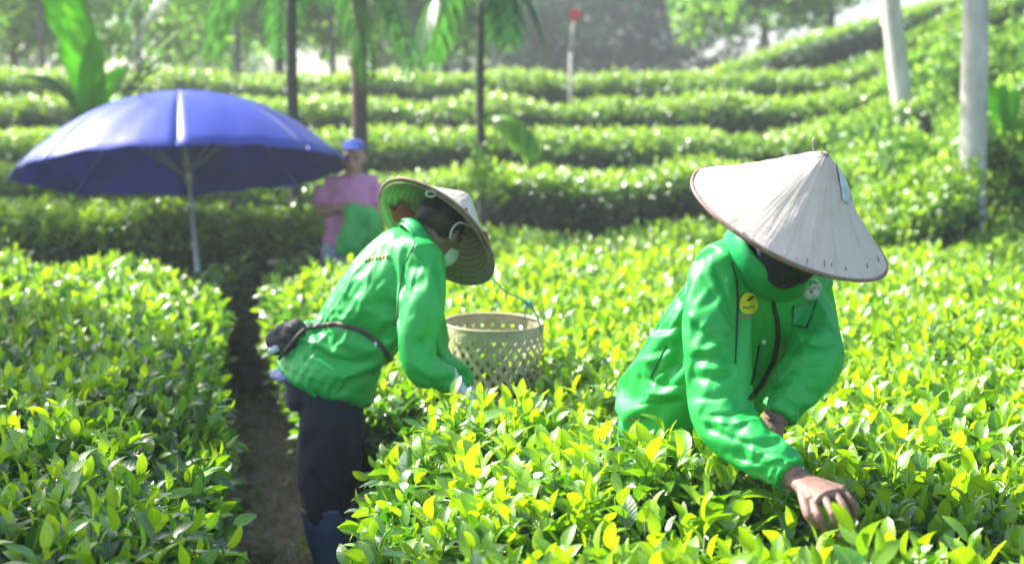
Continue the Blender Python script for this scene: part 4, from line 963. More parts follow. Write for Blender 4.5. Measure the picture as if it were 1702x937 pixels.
# ---- right picker
def right_picker():
    foot = Vector((0.40, 3.40, 0))
    root = empty('person', foot, 'picker in green jacket facing forwards, conical hat hiding the face, bare hand in tea', 'person', 'tea pickers in green jackets')
    s = Vector((.87, .5, 0)); f = Vector((.5, -.87, 0))
    pel, wst, chs, upp, nek, hed = P(1142, 775, 3.38), P(1152, 655, 3.32), P(1222, 535, 3.17), P(1262, 462, 3.06), P(1286, 425, 3.0), P(1316, 378, 2.915)
    # arms
    shR = P(1178, 440, 2.98); elR = P(1202, 682, 2.86); wrR = P(1325, 797, 2.72)
    shL = P(1352, 488, 3.13); elL = P(1350, 587, 2.98); wrL = P(1284, 706, 2.92)
    hp, g, A = head_parts(hed, f * .45 + Vector((0, 0, -1)), Vector((0, 0, 1)) + f * .6, .93)
    body = hp + [T([nek - Vector((0, 0, .03)), hed - Vector((0, 0, .04))], [.055, .05]),
                 T([pel, wst, chs, upp, nek], [(.15, .11), (.135, .10), (.15, .105), (.12, .08), (.05, .05)], side=s, n=20),
                 T([shR.lerp(elR, .1), elR, wrR], [.036, .036, .026]), T([shL.lerp(elL, .1), elL, wrL], [.036, .036, .026]), T([upp - Vector((0, 0, .03)), shR.lerp(elR, .1)], [.045, .036]), T([upp - Vector((0, 0, .03)), shL.lerp(elL, .1)], [.045, .036])]
    for sg in (-1, 1):
        hip = pel + s * .08 * sg; kn = Vector((foot.x, foot.y, .46)) + s * .1 * sg + f * .03; an = foot + s * .1 * sg + Vector((0, 0, .08))
        body.append(T([hip, kn, an], [.085, .055, .038]))
        body.append(T([an - Vector((0, 0, .03)), an + f * .16 - Vector((0, 0, .05))], [.035, .028]))
    bm1 = remesh('body', body, .007, 4)
    # right hand: palm down, five fingers closing on the shoots
    K = [P(1350, 833, 2.635), P(1371, 828, 2.63), P(1389, 822, 2.64), P(1403, 817, 2.665)]
    hand = [T([wrR, k], [(.018), .0125], n=10) for k in K] + [T([wrR - (P(1385, 825, 2.65) - wrR) * .5, wrR], [.026, .024])]
    hand += [T([wrR, (K[1] + K[2]) / 2], [(.026, .017), (.034, .014)], side=(K[3] - K[0]), n=14)]
    hand += fingers([[K[0], P(1360, 856, 2.60), P(1368, 874, 2.605), P(1375, 890, 2.62)], [K[1], P(1384, 853, 2.59), P(1391, 873, 2.60), P(1394, 893, 2.62)],
                     [K[2], P(1404, 845, 2.61), P(1409, 864, 2.62), P(1408, 882, 2.64)], [K[3], P(1416, 836, 2.645), P(1420, 852, 2.655), P(1418, 868, 2.67)]])
    hand += fingers([[wrR + (K[0] - wrR) * .25, P(1336, 832, 2.64), P(1344, 856, 2.61), P(1358, 876, 2.61)]], .0098)
    hm = remesh('hand', hand, .0022, 5, .5)
    for t_, q_ in ((P(1375, 890, 2.62), P(1371, 880, 2.608)), (P(1394, 893, 2.62), P(1393, 882, 2.608)), (P(1408, 882, 2.64), P(1409, 871, 2.628)), (P(1418, 868, 2.67), P(1419, 859, 2.66))):
        dn = (t_ - q_).normalized(); out = (Vector((0, -1, .15)) - dn * dn.dot(Vector((0, -1, .15)))).normalized()
        link('fingernail', tubes_mesh('fingernail', [ellipsoid(q_.lerp(t_, .35) + out * .0058, (.0045, .0022, .0065), (dn.cross(out), out, dn))]), root, M_NAIL)
    wl = wrL; dl = Vector((-.25, -.25, -1)).normalized(); sd = Vector((.8, -.6, 0))
    hand2 = [T([wl + dl * -.05, wl, wl + dl * .07], [.025, (.027, .018), (.036, .015)], side=sd, n=14)]
    hand2 += fingers([[wl + dl * .065 + sd * k * .018, wl + dl * .10 + sd * k * .02 + f * .01, wl + dl * .125 + sd * k * .02 + f * -.01] for k in (-1.5, -.5, .5, 1.5)], .008)
    hand2 += fingers([[wl + dl * .02 + sd * -.02, wl + dl * .05 - sd * .045 + f * .01, wl + dl * .085 - sd * .04 + f * .02]], .0095)
    hm2 = remesh('hand', hand2, .0025, 4, .5)
    ob = link('body', join_mesh('body', [bm1, hm, hm2]), root, M_SKIN)
    face_details(root, g, A)
    link('hair', remesh('hair', [ellipsoid(g(0, -.035, .035), (.088, .092, .088), A), ellipsoid(g(0, -.09, -.02), (.06, .04, .07), A)], .007), root, M_HAIR)
    # jacket
    J = [T([P(1140, 742, 3.40), P(1137, 690, 3.36), P(1136, 630, 3.30), chs - s * .012, upp, nek - Vector((0, 0, .02))], [(.185, .15), (.180, .148), (.178, .142), (.190, .138), (.14, .115), (.085, .085)], side=s, n=32, seg=5),
         T([upp - s * .02 + Vector((0, 0, .01)), shR + Vector((0, 0, -.02))], [.085, .068], n=18), T([upp + s * .02, shL], [.082, .074], n=18),
         T([shR + (upp - shR) * .2, shR + (elR - shR) * .35, elR + (shR - elR) * .25, elR, elR + (wrR - elR) * .5, wrR + (elR - wrR) * .08], [.068, .064, .059, .061, .054, .040], n=20, seg=5),
         T([shL + (upp - shL) * .2, shL + (elL - shL) * .5, elL, elL + (wrL - elL) * .5, wrL + (elL - wrL) * .12], [.066, .058, .056, .050, .042], n=20, seg=5)]
    jm = remesh('jacket', J, .0095, 3, .5)
    jm = drape(jm, body[len(hp):], [(wrR + (elR - wrR) * .08, .045), (wrL + (elL - wrL) * .12, .05), (nek, .10), (P(1140, 742, 3.40), .13)], slack=.05, bend=9, goal=.09)
    folds = [([(1060, 549), (1098, 545), (1133, 542)], -.013, 7), ([(1062, 560), (1095, 560), (1133, 558)], .006, 6), ([(1134, 424), (1121, 465), (1132, 512)], -.013, 7), ([(1150, 420), (1142, 470), (1140, 515)], .007, 6),
             ([(1082, 628), (1110, 612), (1138, 604)], -.009, 6), ([(1056, 627), (1100, 640), (1140, 642)], -.011, 8), ([(1050, 668), (1095, 676), (1140, 668)], -.012, 8), ([(1060, 650), (1100, 656), (1138, 652)], .006, 5),
             ([(1048, 600), (1090, 598), (1130, 580)], .006, 7), ([(1075, 590), (1110, 578), (1135, 572)], -.006, 6), ([(1146, 522), (1160, 535), (1172, 548)], .009, 6), ([(1148, 536), (1170, 560), (1205, 570)], -.008, 7),
             ([(1146, 594), (1180, 596), (1210, 586)], -.009, 6), ([(1150, 580), (1180, 580), (1205, 570)], .005, 5), ([(1150, 626), (1185, 630), (1225, 615)], -.009, 6), ([(1152, 612), (1190, 614), (1220, 604)], .005, 5),
             ([(1155, 660), (1190, 662), (1236, 640)], -.008, 7), ([(1158, 700), (1200, 722), (1245, 738), (1290, 735)], -.009, 7), ([(1170, 690), (1215, 690), (1248, 672)], -.008, 6), ([(1175, 700), (1220, 704), (1262, 695)], .006, 6),
             ([(1215, 752), (1250, 768), (1290, 775)], -.007, 6), ([(1230, 740), (1270, 755), (1310, 768)], .005, 5), ([(1188, 440), (1205, 480), (1222, 530)], -.006, 8), ([(1165, 455), (1195, 500), (1218, 545)], -.005, 7),
             ([(1185, 470), (1200, 520), (1222, 560)], .005, 7), ([(1325, 562), (1355, 572), (1395, 572)], -.010, 6), ([(1320, 550), (1350, 556), (1390, 555)], .006, 6), ([(1310, 592), (1340, 606), (1372, 602)], -.007, 6),
             ([(1262, 470), (1268, 540), (1250, 620)], -.004, 9), ([(1305, 480), (1312, 560), (1285, 640)], -.005, 8), ([(1250, 440), (1248, 560), (1238, 640)], .004, 8), ([(1330, 600), (1300, 625), (1272, 660)], -.010, 7),
             ([(1365, 480), (1372, 520), (1368, 560)], .005, 8), ([(1345, 530), (1335, 560), (1310, 590)], -.006, 7), ([(1310, 650), (1290, 668), (1270, 690)], .006, 6), ([(1110, 570), (1095, 600), (1085, 625)], -.003, 3)]
    cloth_folds(jm, [(a, b * .55, c) for a, b, c in folds], .0, seed=3, scale=8)
    link('jacket', jm, root, M_JACKET)
    bv = bvh_of([jm])
    # seams, placket, press studs, pocket, badges
    link('placket', tubes_mesh('placket', [sewn_line(bv, [(1276, 448), (1283, 490), (1291, 530), (1293, 560), (1286, 600), (1265, 640), (1245, 664)], 7, .003)]), root, M_SEAM)
    link('seam', tubes_mesh('seam', [sewn_line(bv, [(1216, 436), (1224, 465), (1226, 500), (1225, 540), (1222, 605)], 2.6, .0022)]), root, M_SEAM)
    link('seam', tubes_mesh('seam', [sewn_line(bv, [(1262, 572), (1258, 600), (1248, 640)], 3, .0022)]), root, M_SEAM)
    link('seam', tubes_mesh('seam', [sewn_line(bv, [(1108, 575), (1096, 598), (1081, 628)], 1.6, .002)]), root, M_SEAM)
    for (x, y) in ((1287, 493), (1269, 566)):
        c = hit(bv, x, y, .004, 3.0)
        link('press_stud', tubes_mesh('press_stud', [ellipsoid(c, (.0055, .003, .0055))]), root, M_WHITE)
    pk = link('pocket', tubes_mesh('pocket', [sewn_poly(bv, [(1318, 509), (1338, 506), (1357, 501), (1353, 515), (1347, 530), (1341, 545), (1330, 543), (1318, 540), (1317, 524)], .0045)]), root, M_COLLAR)
    link('seam', tubes_mesh('seam', [sewn_line(bv, [(1357, 501), (1347, 530), (1341, 545), (1330, 543), (1318, 540), (1318, 509)], 1.5, .005)]), root, M_SEAM)
    bd = link('yellow_badge', tubes_mesh('yellow_badge', [sewn_poly(bv, [(1243 + 15.5 * math.cos(a), 505 + 18 * math.sin(a)) for a in np.linspace(0, 6.283, 25)[:-1]], .0035)]), root, M_YELLOW)
    pr = link('print', tubes_mesh('print', [sewn_line(bv, [(1241, 501), (1245, 498), (1249, 493)], 3, .0055, thick=.001, step=1.5), sewn_line(bv, [(1234, 513), (1238, 511), (1242, 514), (1246, 510), (1251, 509)], 1.3, .0055, step=1.5)]), root, M_BLACK)
    link('print', tubes_mesh('print', [sewn_line(bv, [(1230, 529), (1240, 527), (1252, 523)], 5, .002, step=2)]), root, M_PINKPRINT)
    # round emblem: rays below, lettering band above
    cx, cy = 1347, 482
    em = [sewn_line(bv, [(cx + 4 * math.cos(a), cy + 1 + 5 * math.sin(a)), (cx + 14.5 * math.cos(a), cy + 1 + 17 * math.sin(a))], 1.7, .0045, step=3) for a in np.linspace(.15, 3.0, 11)]
    em += [sewn_line(bv, [(cx + 15.5 * math.cos(a), cy + 18.5 * math.sin(a)) for a in np.linspace(-3.2, .1, 16)], 1.5, .0045, step=3)]
    # letters B A ... as strokes
    def stroke(L): return [sewn_line(bv, [(cx - 13 + x, cy - 8.0 + y - x * .10) for x, y in seg], 1.2, .005, step=2) for seg in L]
    em += stroke([[(0, 7), (0, 0)], [(0, 0), (3, 1), (3, 3), (0, 3.4)], [(0, 3.4), (3.6, 4), (3.2, 6.4), (0, 7)], [(5, 7), (7, 0), (9, 7)], [(6, 4.6), (8.2, 4.6)],
                  [(12, 7), (12, 0), (14, 4), (16, 0), (16, 7)], [(18, 0), (18, 7)], [(20, 7), (20, 0), (24, 7), (24, 0)]])
    em += [sewn_line(bv, [(cx - 14, cy + 1.2), (cx, cy + .4), (cx + 14, cy - 1.2)], 1.3, .0045, step=3)]
    link('emblem', tubes_mesh('emblem', em), root, M_WHITE)
    link('print', tubes_mesh('print', [sewn_line(bv, [(1043 + 6 * k, 693 + (k % 2)), (1046 + 6 * k, 697 - (k % 2))], 1.8, .003, step=2) for k in range(5)]), root, M_ORANGE)
    sc_ = remesh('neck_scarf', [T([nek - (hed - nek) * .35, nek + (hed - nek) * .2, nek + (hed - nek) * .6], [.066, .068, .07], n=18), T([nek + f * .03 - Vector((0, 0, .03)), nek + f * .07 - Vector((0, 0, .0)), hed + f * .05 - Vector((0, 0, .05))], [.04, .045, .04], n=12), ellipsoid(g(0, .04, -.045), (.074, .078, .068), A)], .006, 3); cloth_folds(sc_, [], .006, 2, 20); link('neck_scarf', sc_, root, M_TROUSER)
    # collar
    nd = (hed - nek).normalized(); cb = nek + nd * .008 - s * .012
    ring = lambda c, rx, ry: [c + s * rx * math.cos(a) + s.cross(nd).normalized() * ry * math.sin(a) for a in np.linspace(0, 6.283, 29)[:-1]]
    rows = [ring(cb - nd * .03, .105, .10), ring(cb + nd * .02, .088, .084), ring(cb + nd * .052, .084, .080), ring(cb + nd * .050, .091, .087), ring(cb + nd * .004, .106, .100)]
    V = [tuple(q) for rw in rows for q in rw]; F = [(j * 28 + i, j * 28 + (i + 1) % 28, (j + 1) * 28 + (i + 1) % 28, (j + 1) * 28 + i) for j in range(4) for i in range(28)]
    co = link('collar', mesh_np('collar', V, F), root, M_COLLAR); sm = co.modifiers.new('thickness', 'SOLIDIFY'); sm.thickness = .003
    link('collar_flap', tubes_mesh('collar_flap', [sewn_poly(bv, [(1226, 412), (1246, 420), (1262, 432), (1276, 447), (1262, 452), (1244, 450), (1228, 448), (1222, 430)], .010)]), root, M_COLLAR)
    link('collar_flap', tubes_mesh('collar_flap', [sewn_poly(bv, [(1284, 452), (1294, 460), (1300, 474), (1296, 486), (1288, 476), (1283, 464)], .010)]), root, M_COLLAR)
    # trousers and boots
    tr = [T([pel + Vector((0, 0, .08)), pel - Vector((0, 0, .05))], [(.165, .13), (.165, .135)], side=s, n=24)]; bt = []
    for sg in (-1, 1):
        hip = pel + s * .085 * sg; kn = Vector((foot.x, foot.y, .46)) + s * .1 * sg + f * .03; an = foot + s * .1 * sg + Vector((0, 0, .10))
        tr.append(T([hip + Vector((0, 0, .05)), kn, an.lerp(kn, .55)], [.105, .082, .075], n=16))
        bt.append([T([an.lerp(kn, .7), an, an - Vector((0, 0, .06))], [.068, .055, .05], n=14), T([an - Vector((0, 0, .055)) - f * .05, an - Vector((0, 0, .06)) + f * .1, an - Vector((0, 0, .065)) + f * .19], [(.042, .04), (.045, .036), (.035, .026)], side=s, n=14)])
    tm = remesh('trousers', tr, .01, 4); cloth_folds(tm, [], .006, 8, 7, tri=[((.3, .1, 1), .12, .014, 2)]); link('trousers', tm, root, M_TROUSER)
    for b in bt: link('boot', remesh('boot', b, .008, 3), root, M_BOOT)
    # hat
    F_ = Fv; ax = (Vector((1, 0, 0)) * .41 + Uv * .91) * .90 - F_ * .43
    c = P(1312, 368, 2.90)
    hat, sub, x, y, ax = cone_hat(root, c, ax, .216, .172)
    hb = bvh_of([hat.data])
    sub('tape_patch', tubes_mesh('tape_patch', [sewn_poly(hb, [(1386, 268), (1396, 280), (1407, 300), (1417, 325), (1419, 338), (1408, 338), (1399, 334), (1397, 315), (1392, 290)], .003)]), M_PATCH)
    st = []
    for k in range(11):
        u = (k + .9 * random.random()) / 11; X = 1225 + u * 245; base_y = np.interp(X, [1165, 1195, 1260, 1340, 1430, 1478], [305, 375, 424, 452, 461, 436]) - 8 - 6 * random.random()
        st.append(sewn_line(hb, [(X, base_y), (X - (X - 1380) * .03, base_y - 3 - 9 * random.random())], .9, .0018, step=3))
    for q in st: sub('stitch', tubes_mesh('stitch', [q]), M_RIM)
    tw = P(1352, 246, 2.9); sub('twig', tubes_mesh('twig', [T([P(1352, 250, 2.86), P(1350, 238, 2.85), P(1354, 230, 2.85)], [.0015, .0012, .0035], n=5)]), M_POST)
    return root
M_PINKPRINT = simple('faded_pink_print', (0.16, 0.25, 0.10), (0.28, 0.22, 0.14), rough=0.6, nscale=90, bstr=0)
right_picker()

# ---- left picker
def left_picker():
    foot = Vector((-.57, 4.38, 0))
    root = empty('person', foot, 'picker in a green jacket bending beside the basket, seen from the side and back', 'person', 'tea pickers in green jackets')
    f = Vector((.95, .30, 0)).normalized(); s = Vector((.30, -.95, 0)).normalized()      # s: towards the camera (her right side)
    pel, wst, chs, upp, nek, hed = P(545, 640, 4.40), P(568, 580, 4.38), P(632, 475, 4.33), P(672, 425, 4.30), P(698, 400, 4.29), P(731, 377, 4.335)
    shR = P(706, 440, 4.16); elR = P(698, 590, 4.10); wrR = P(752, 640, 4.16)
    shL = P(700, 440, 4.45); elL = P(722, 580, 4.52); wrL = P(775, 640, 4.55)
    fd = f * .55 + Vector((0, .8, -.65))
    hp, g, A = head_parts(hed, fd, f * .6 + Vector((0, 0, 1)), .93)
    body = hp + [T([nek, hed - Vector((0, 0, .03))], [.052, .05]), T([pel, wst, chs, upp, nek], [(.145, .105), (.13, .095), (.14, .095), (.11, .07), (.045, .045)], side=s, n=20),
                 T([shR.lerp(elR, .1), elR, wrR], [.034, .034, .025]), T([shL.lerp(elL, .1), elL, wrL], [.034, .034, .025]), T([upp - Vector((0, 0, .03)), shR.lerp(elR, .1)], [.045, .034]), T([upp - Vector((0, 0, .03)), shL.lerp(elL, .1)], [.045, .034])]
    legs = []
    for sg, kx, ax_ in ((1, P(545, 760, 4.30), P(572, 905, 4.32)), (-1, P(580, 755, 4.50), P(600, 890, 4.55))):
        hip = pel + s * .075 * sg; an = Vector((ax_.x, ax_.y, .09)); kn = Vector((kx.x, kx.y, .47)); legs.append((hip, kn, an, sg))
        body.append(T([hip, kn, an], [.08, .052, .036])); body.append(T([an - Vector((0, 0, .03)), an + f * .15 - Vector((0, 0, .05))], [.035, .026]))
    link('body', remesh('body', body, .007, 4), root, M_SKIN); face_details(root, g, A)
    hair = [ellipsoid(g(0, -.02, .022), (.078, .084, .074), A), ellipsoid(P(712, 352, 4.27), (.035, .03, .032))]
    hm = remesh('hair', hair, .006, 3); cloth_folds(hm, [], .004, 4, 30); link('hair', hm, root, M_HAIR)
    tie = [tuple(P(716 + 8 * math.cos(a), 322 + 5 * math.sin(a), 4.19 + .006 * math.sin(a))) for a in np.linspace(0, 6.283, 21)]
    link('hair_tie', tubes_mesh('hair_tie', [tube(tie, [.0028] * 21, n=6, seg=1, cap=False)]), root, M_WHITE)
    # mask with its ear loop
    mk = [ellipsoid(g(0, .07, -.055), (.062, .05, .052), A)]; mm = remesh('face_mask', mk, .005, 3); cloth_folds(mm, [], .004, 2, 25); link('face_mask', mm, root, M_MASK)
    link('mask_loop', tubes_mesh('mask_loop', [T([P(748, 396, 4.27), P(752, 380, 4.26), P(765, 370, 4.26), P(786, 378, 4.28)], [.003, .0032, .003, .002], n=6)]), root, M_MASK)
    # glove
    dl = (wrR - elR); dl = (Vector((.55, .1, -.75))).normalized(); sd = Vector((.3, -.9, .1)).normalized()
    def mitten(w0, dl, sd):
        H_ = [T([w0 - dl * .04, w0, w0 + dl * .075], [.03, (.032, .022), (.042, .019)], side=sd, n=14)]
        H_ += fingers([[w0 + dl * .07 + sd * k * .02, w0 + dl * .11 + sd * k * .021, w0 + dl * .135 + sd * k * .019 - Vector((.02, 0, .004))] for k in (-1.5, -.5, .5, 1.5)], .0095)
        H_ += fingers([[w0 + dl * .02 + sd * .022, w0 + dl * .05 + sd * .045, w0 + dl * .085 + sd * .042]], .011)
        return remesh('glove', H_, .003, 3)
    link('glove', mitten(P(757, 638, 4.15), dl, sd), root, M_GLOVE); link('glove', mitten(wrL + Vector((0, 0, -.01)), dl, sd), root, M_GLOVE)
    # jacket
    J = [T([P(540, 634, 4.40), P(556, 600, 4.39), P(582, 555, 4.37), chs + Vector((.0, 0, -.01)), upp, nek - Vector((.01, 0, .02))], [(.200, .168), (.185, .150), (.165, .132), (.175, .125), (.13, .095), (.058, .058)], side=s, n=32, seg=5),
         T([upp, shR], [.08, .072], n=18), T([upp, shL], [.08, .07], n=18),
         T([shR + (upp - shR) * .3, shR + (elR - shR) * .35, elR + (shR - elR) * .2, elR + Vector((.015, 0, -.02)), wrR + (elR - wrR) * .4, wrR], [.072, .073, .065, .054, .044, .038], n=20, seg=5),
         T([shL + (upp - shL) * .3, shL + (elL - shL) * .5, elL, wrL + (elL - wrL) * .4, wrL], [.072, .072, .066, .052, .04], n=20, seg=5)]
    jm = remesh('jacket', J, .0100, 3, .5)
    jm = drape(jm, body[len(hp):], [(wrR, .05), (wrL, .05), (nek, .09), (P(540, 634, 4.40), .15)], slack=.065, bend=4)
    folds = [([(500, 549), (560, 541), (600, 551), (640, 584), (650, 604)], -.012, 7), ([(520, 575), (560, 605), (610, 608), (650, 575)], .006, 9), ([(530, 590), (580, 622), (630, 618)], -.006, 9),
             ([(668, 460), (672, 480), (660, 520), (655, 560)], -.014, 6), ([(640, 400), (620, 440), (612, 480)], -.006, 8), ([(655, 402), (660, 425), (668, 455)], .006, 5), ([(680, 405), (675, 430), (672, 450)], -.005, 5),
             ([(692, 402), (690, 425), (700, 440)], .005, 5), ([(705, 425), (690, 460), (680, 500)], -.008, 7), ([(728, 430), (735, 470), (742, 520)], -.008, 7), ([(716, 440), (712, 490), (716, 540)], .006, 8),
             ([(745, 500), (730, 530), (722, 570)], .005, 7), ([(690, 560), (715, 590), (745, 600)], -.010, 7), ([(680, 600), (715, 625), (760, 615)], .008, 6), ([(685, 620), (720, 640), (755, 632)], -.008, 5),
             ([(560, 480), (600, 500), (650, 490)], .006, 10), ([(545, 520), (590, 525), (640, 530)], -.006, 9), ([(600, 430), (580, 470), (570, 510)], .006, 9), ([(620, 460), (628, 500), (640, 550)], -.006, 9),
             ([(505, 560), (515, 580), (505, 605)], -.005, 5), ([(655, 595), (648, 620), (640, 650)], -.010, 7)]
    cloth_folds(jm, [(a, b * .5, c) for a, b, c in folds], .0, seed=9, scale=7.5); link('jacket', jm, root, M_JACKET); bv = bvh_of([jm])
    link('seam', tubes_mesh('seam', [sewn_line(bv, [(470, 609), (500, 621), (550, 637), (600, 650), (624, 657)], 2.2, .0015, 4.3)]), root, M_COLLAR)
    link('seam', tubes_mesh('seam', [sewn_line(bv, [(690, 402), (672, 440), (664, 480), (658, 540)], 1.6, .0015, 4.3)]), root, M_SEAM)
    # golden lettering across the shoulders, worn to blurs
    gl = []; rr = random.Random(3)
    for k in range(13):
        X = 570 + k * 6; Y = 440 - (k * 6) * .34 + .0018 * (k * 6) ** 2
        gl += [sewn_line(bv, [(X, Y + 4), (X + 1.5, Y - 3)], 1.8, .003, 4.3, step=2), sewn_line(bv, [(X + 1.5, Y - 2 + rr.uniform(0, 4)), (X + 4, Y - 1 + rr.uniform(0, 3))], 1.6, .003, 4.3, step=2)]
    link('lettering', tubes_mesh('lettering', gl), root, M_GOLD)
    # collar
    nd = (hed - nek).normalized(); cb = nek - nd * .03; e2 = s.cross(nd).normalized()
    rows = [[cb + nd * hgt + s * rx * math.cos(a) + e2 * rx * .95 * math.sin(a) for a in np.linspace(0, 6.283, 29)[:-1]] for hgt, rx in ((0, .08), (.025, .072), (.055, .068), (.05, .074), (.015, .090))]
    V = [tuple(q) for rw in rows for q in rw]; F = [(j * 28 + i, j * 28 + (i + 1) % 28, (j + 1) * 28 + (i + 1) % 28, (j + 1) * 28 + i) for j in range(4) for i in range(28)]
    co = link('collar', mesh_np('collar', V, F), root, M_COLLAR); sm = co.modifiers.new('thickness', 'SOLIDIFY'); sm.thickness = .003
    # belt
    link('belt', tubes_mesh('belt', [sewn_line(bv, [(496, 548), (520, 542), (560, 538), (600, 549), (630, 570), (650, 598)], 8, .006, 4.3)]), root, M_BELT)
    link('belt_slide', tubes_mesh('belt_slide', [ellipsoid(hit(bv, 627, 573, .009, 4.3), (.005, .004, .009))]), root, M_WHITE)
    # trousers, boots, shirt tail
    tr = [T([pel + Vector((0, 0, .06)), pel - Vector((-.005, 0, .06))], [(.15, .135), (.155, .140)], side=s, n=24)]
    for (hip, kn, an, sg) in legs:
        tr.append(T([hip + Vector((0, 0, .02)), hip.lerp(kn, .5) , kn, an.lerp(kn, .80)], [.098, .100, .085, .070], n=18))
        bt = [T([an.lerp(kn, .98), an.lerp(kn, .9), an.lerp(kn, .4), an, an - Vector((0, 0, .06))], [.094, .088, .070, .057, .052], n=16), T([an - Vector((0, 0, .055)) - f * .05, an - Vector((0, 0, .06)) + f * .1, an - Vector((0, 0, .065)) + f * .18], [(.042, .04), (.044, .036), (.034, .026)], side=s, n=14)]
        bmx = remesh('boot', bt, .007, 3); cloth_folds(bmx, [], .006, 5 + sg, 12); link('boot', bmx, root, M_BOOT)
    tm = remesh('trousers', tr, .009, 5); cloth_folds(tm, [([(500, 660), (520, 720), (540, 790)], -.006, 9), ([(560, 690), (540, 740), (560, 800)], .006, 10), ([(600, 690), (580, 740), (575, 800)], -.006, 9)], .005, 6, 6, tri=[((.9, .1, .45), .10, .012, 2.6), ((-.5, .3, .8), .13, .012, 5.5), ((.2, 0, 1), .07, .006, 3.3)]); link('trousers', tm, root, M_TROUSER)
    sh = remesh('shirt_tail', [T([P(463, 622, 4.36), P(476, 624, 4.33), P(493, 630, 4.30)], [(.018, .03), (.022, .04), (.012, .03)], side=(0, 0, 1))], .005, 2); cloth_folds(sh, [], .006, 3, 40); link('shirt_tail', sh, root, M_BLUECLOTH)
    # hat
    ax = (Vector((1, 0, 0)) * .62 + Uv * .78) * .87 + Fv * .49; c = P(724, 387, 4.33)
    hat, sub, x, y, ax = cone_hat(root, c, ax, .213, .188)
    hb = bvh_of([hat.data])
    def inner(ring_, off): return sewn_poly(hb, ring_, off, 4.4)
    sub('red_lining_cloth', tubes_mesh('red_lining_cloth', [inner([(644, 334), (655, 341), (667, 328), (678, 345), (690, 350), (685, 362), (656, 366), (650, 350)], .012)]), M_REDCLOTH)
    sub('red_lining_cloth', tubes_mesh('red_lining_cloth', [inner([(760, 342), (772, 350), (785, 365), (782, 370), (770, 362), (762, 352)], .012)]), M_REDCLOTH)
    sub('red_lining_cloth', tubes_mesh('red_lining_cloth', [inner([(794, 378), (804, 390), (814, 406), (816, 416), (806, 404), (796, 392)], .012)]), M_REDCLOTH)
    # pouch hung at the back of the belt
    po = empty('waist_pouch', P(480, 566, 4.33), 'crumpled dark pouch hanging from the belt at the left picker\'s back', 'pouch')
    pm = remesh('pouch_body', [T([P(501, 546, 4.36), P(485, 552, 4.34), P(468, 572, 4.33), P(463, 588, 4.34)], [(.03, .022), (.052, .034), (.048, .032), (.025, .02)], side=(.6, 0, .5), n=18), ellipsoid(P(482, 542, 4.33), (.03, .03, .018)), ellipsoid(P(458, 566, 4.33), (.014, .03, .03))], .006, 2)
    cloth_folds(pm, [([(475, 548), (490, 556), (500, 566)], -.008, 4), ([(462, 566), (476, 576), (486, 580)], -.008, 4)], .012, 3, 26); link('pouch_body', pm, po, M_POUCH)
    link('pouch_strap', tubes_mesh('pouch_strap', [T([P(507, 546, 4.27), P(490, 562, 4.27), P(476, 580, 4.28), P(463, 597, 4.30)], [(.006, .003)] * 4, n=6)]), po, M_BELT)
    pmm = remesh('paper_tuck', [T([P(450, 583, 4.31), P(462, 578, 4.30)], [(.012, .016), (.01, .012)], side=(0, 0, 1))], .004, 1); cloth_folds(pmm, [], .004, 2, 60); link('paper_tuck', pmm, po, M_MASK)
left_picker()

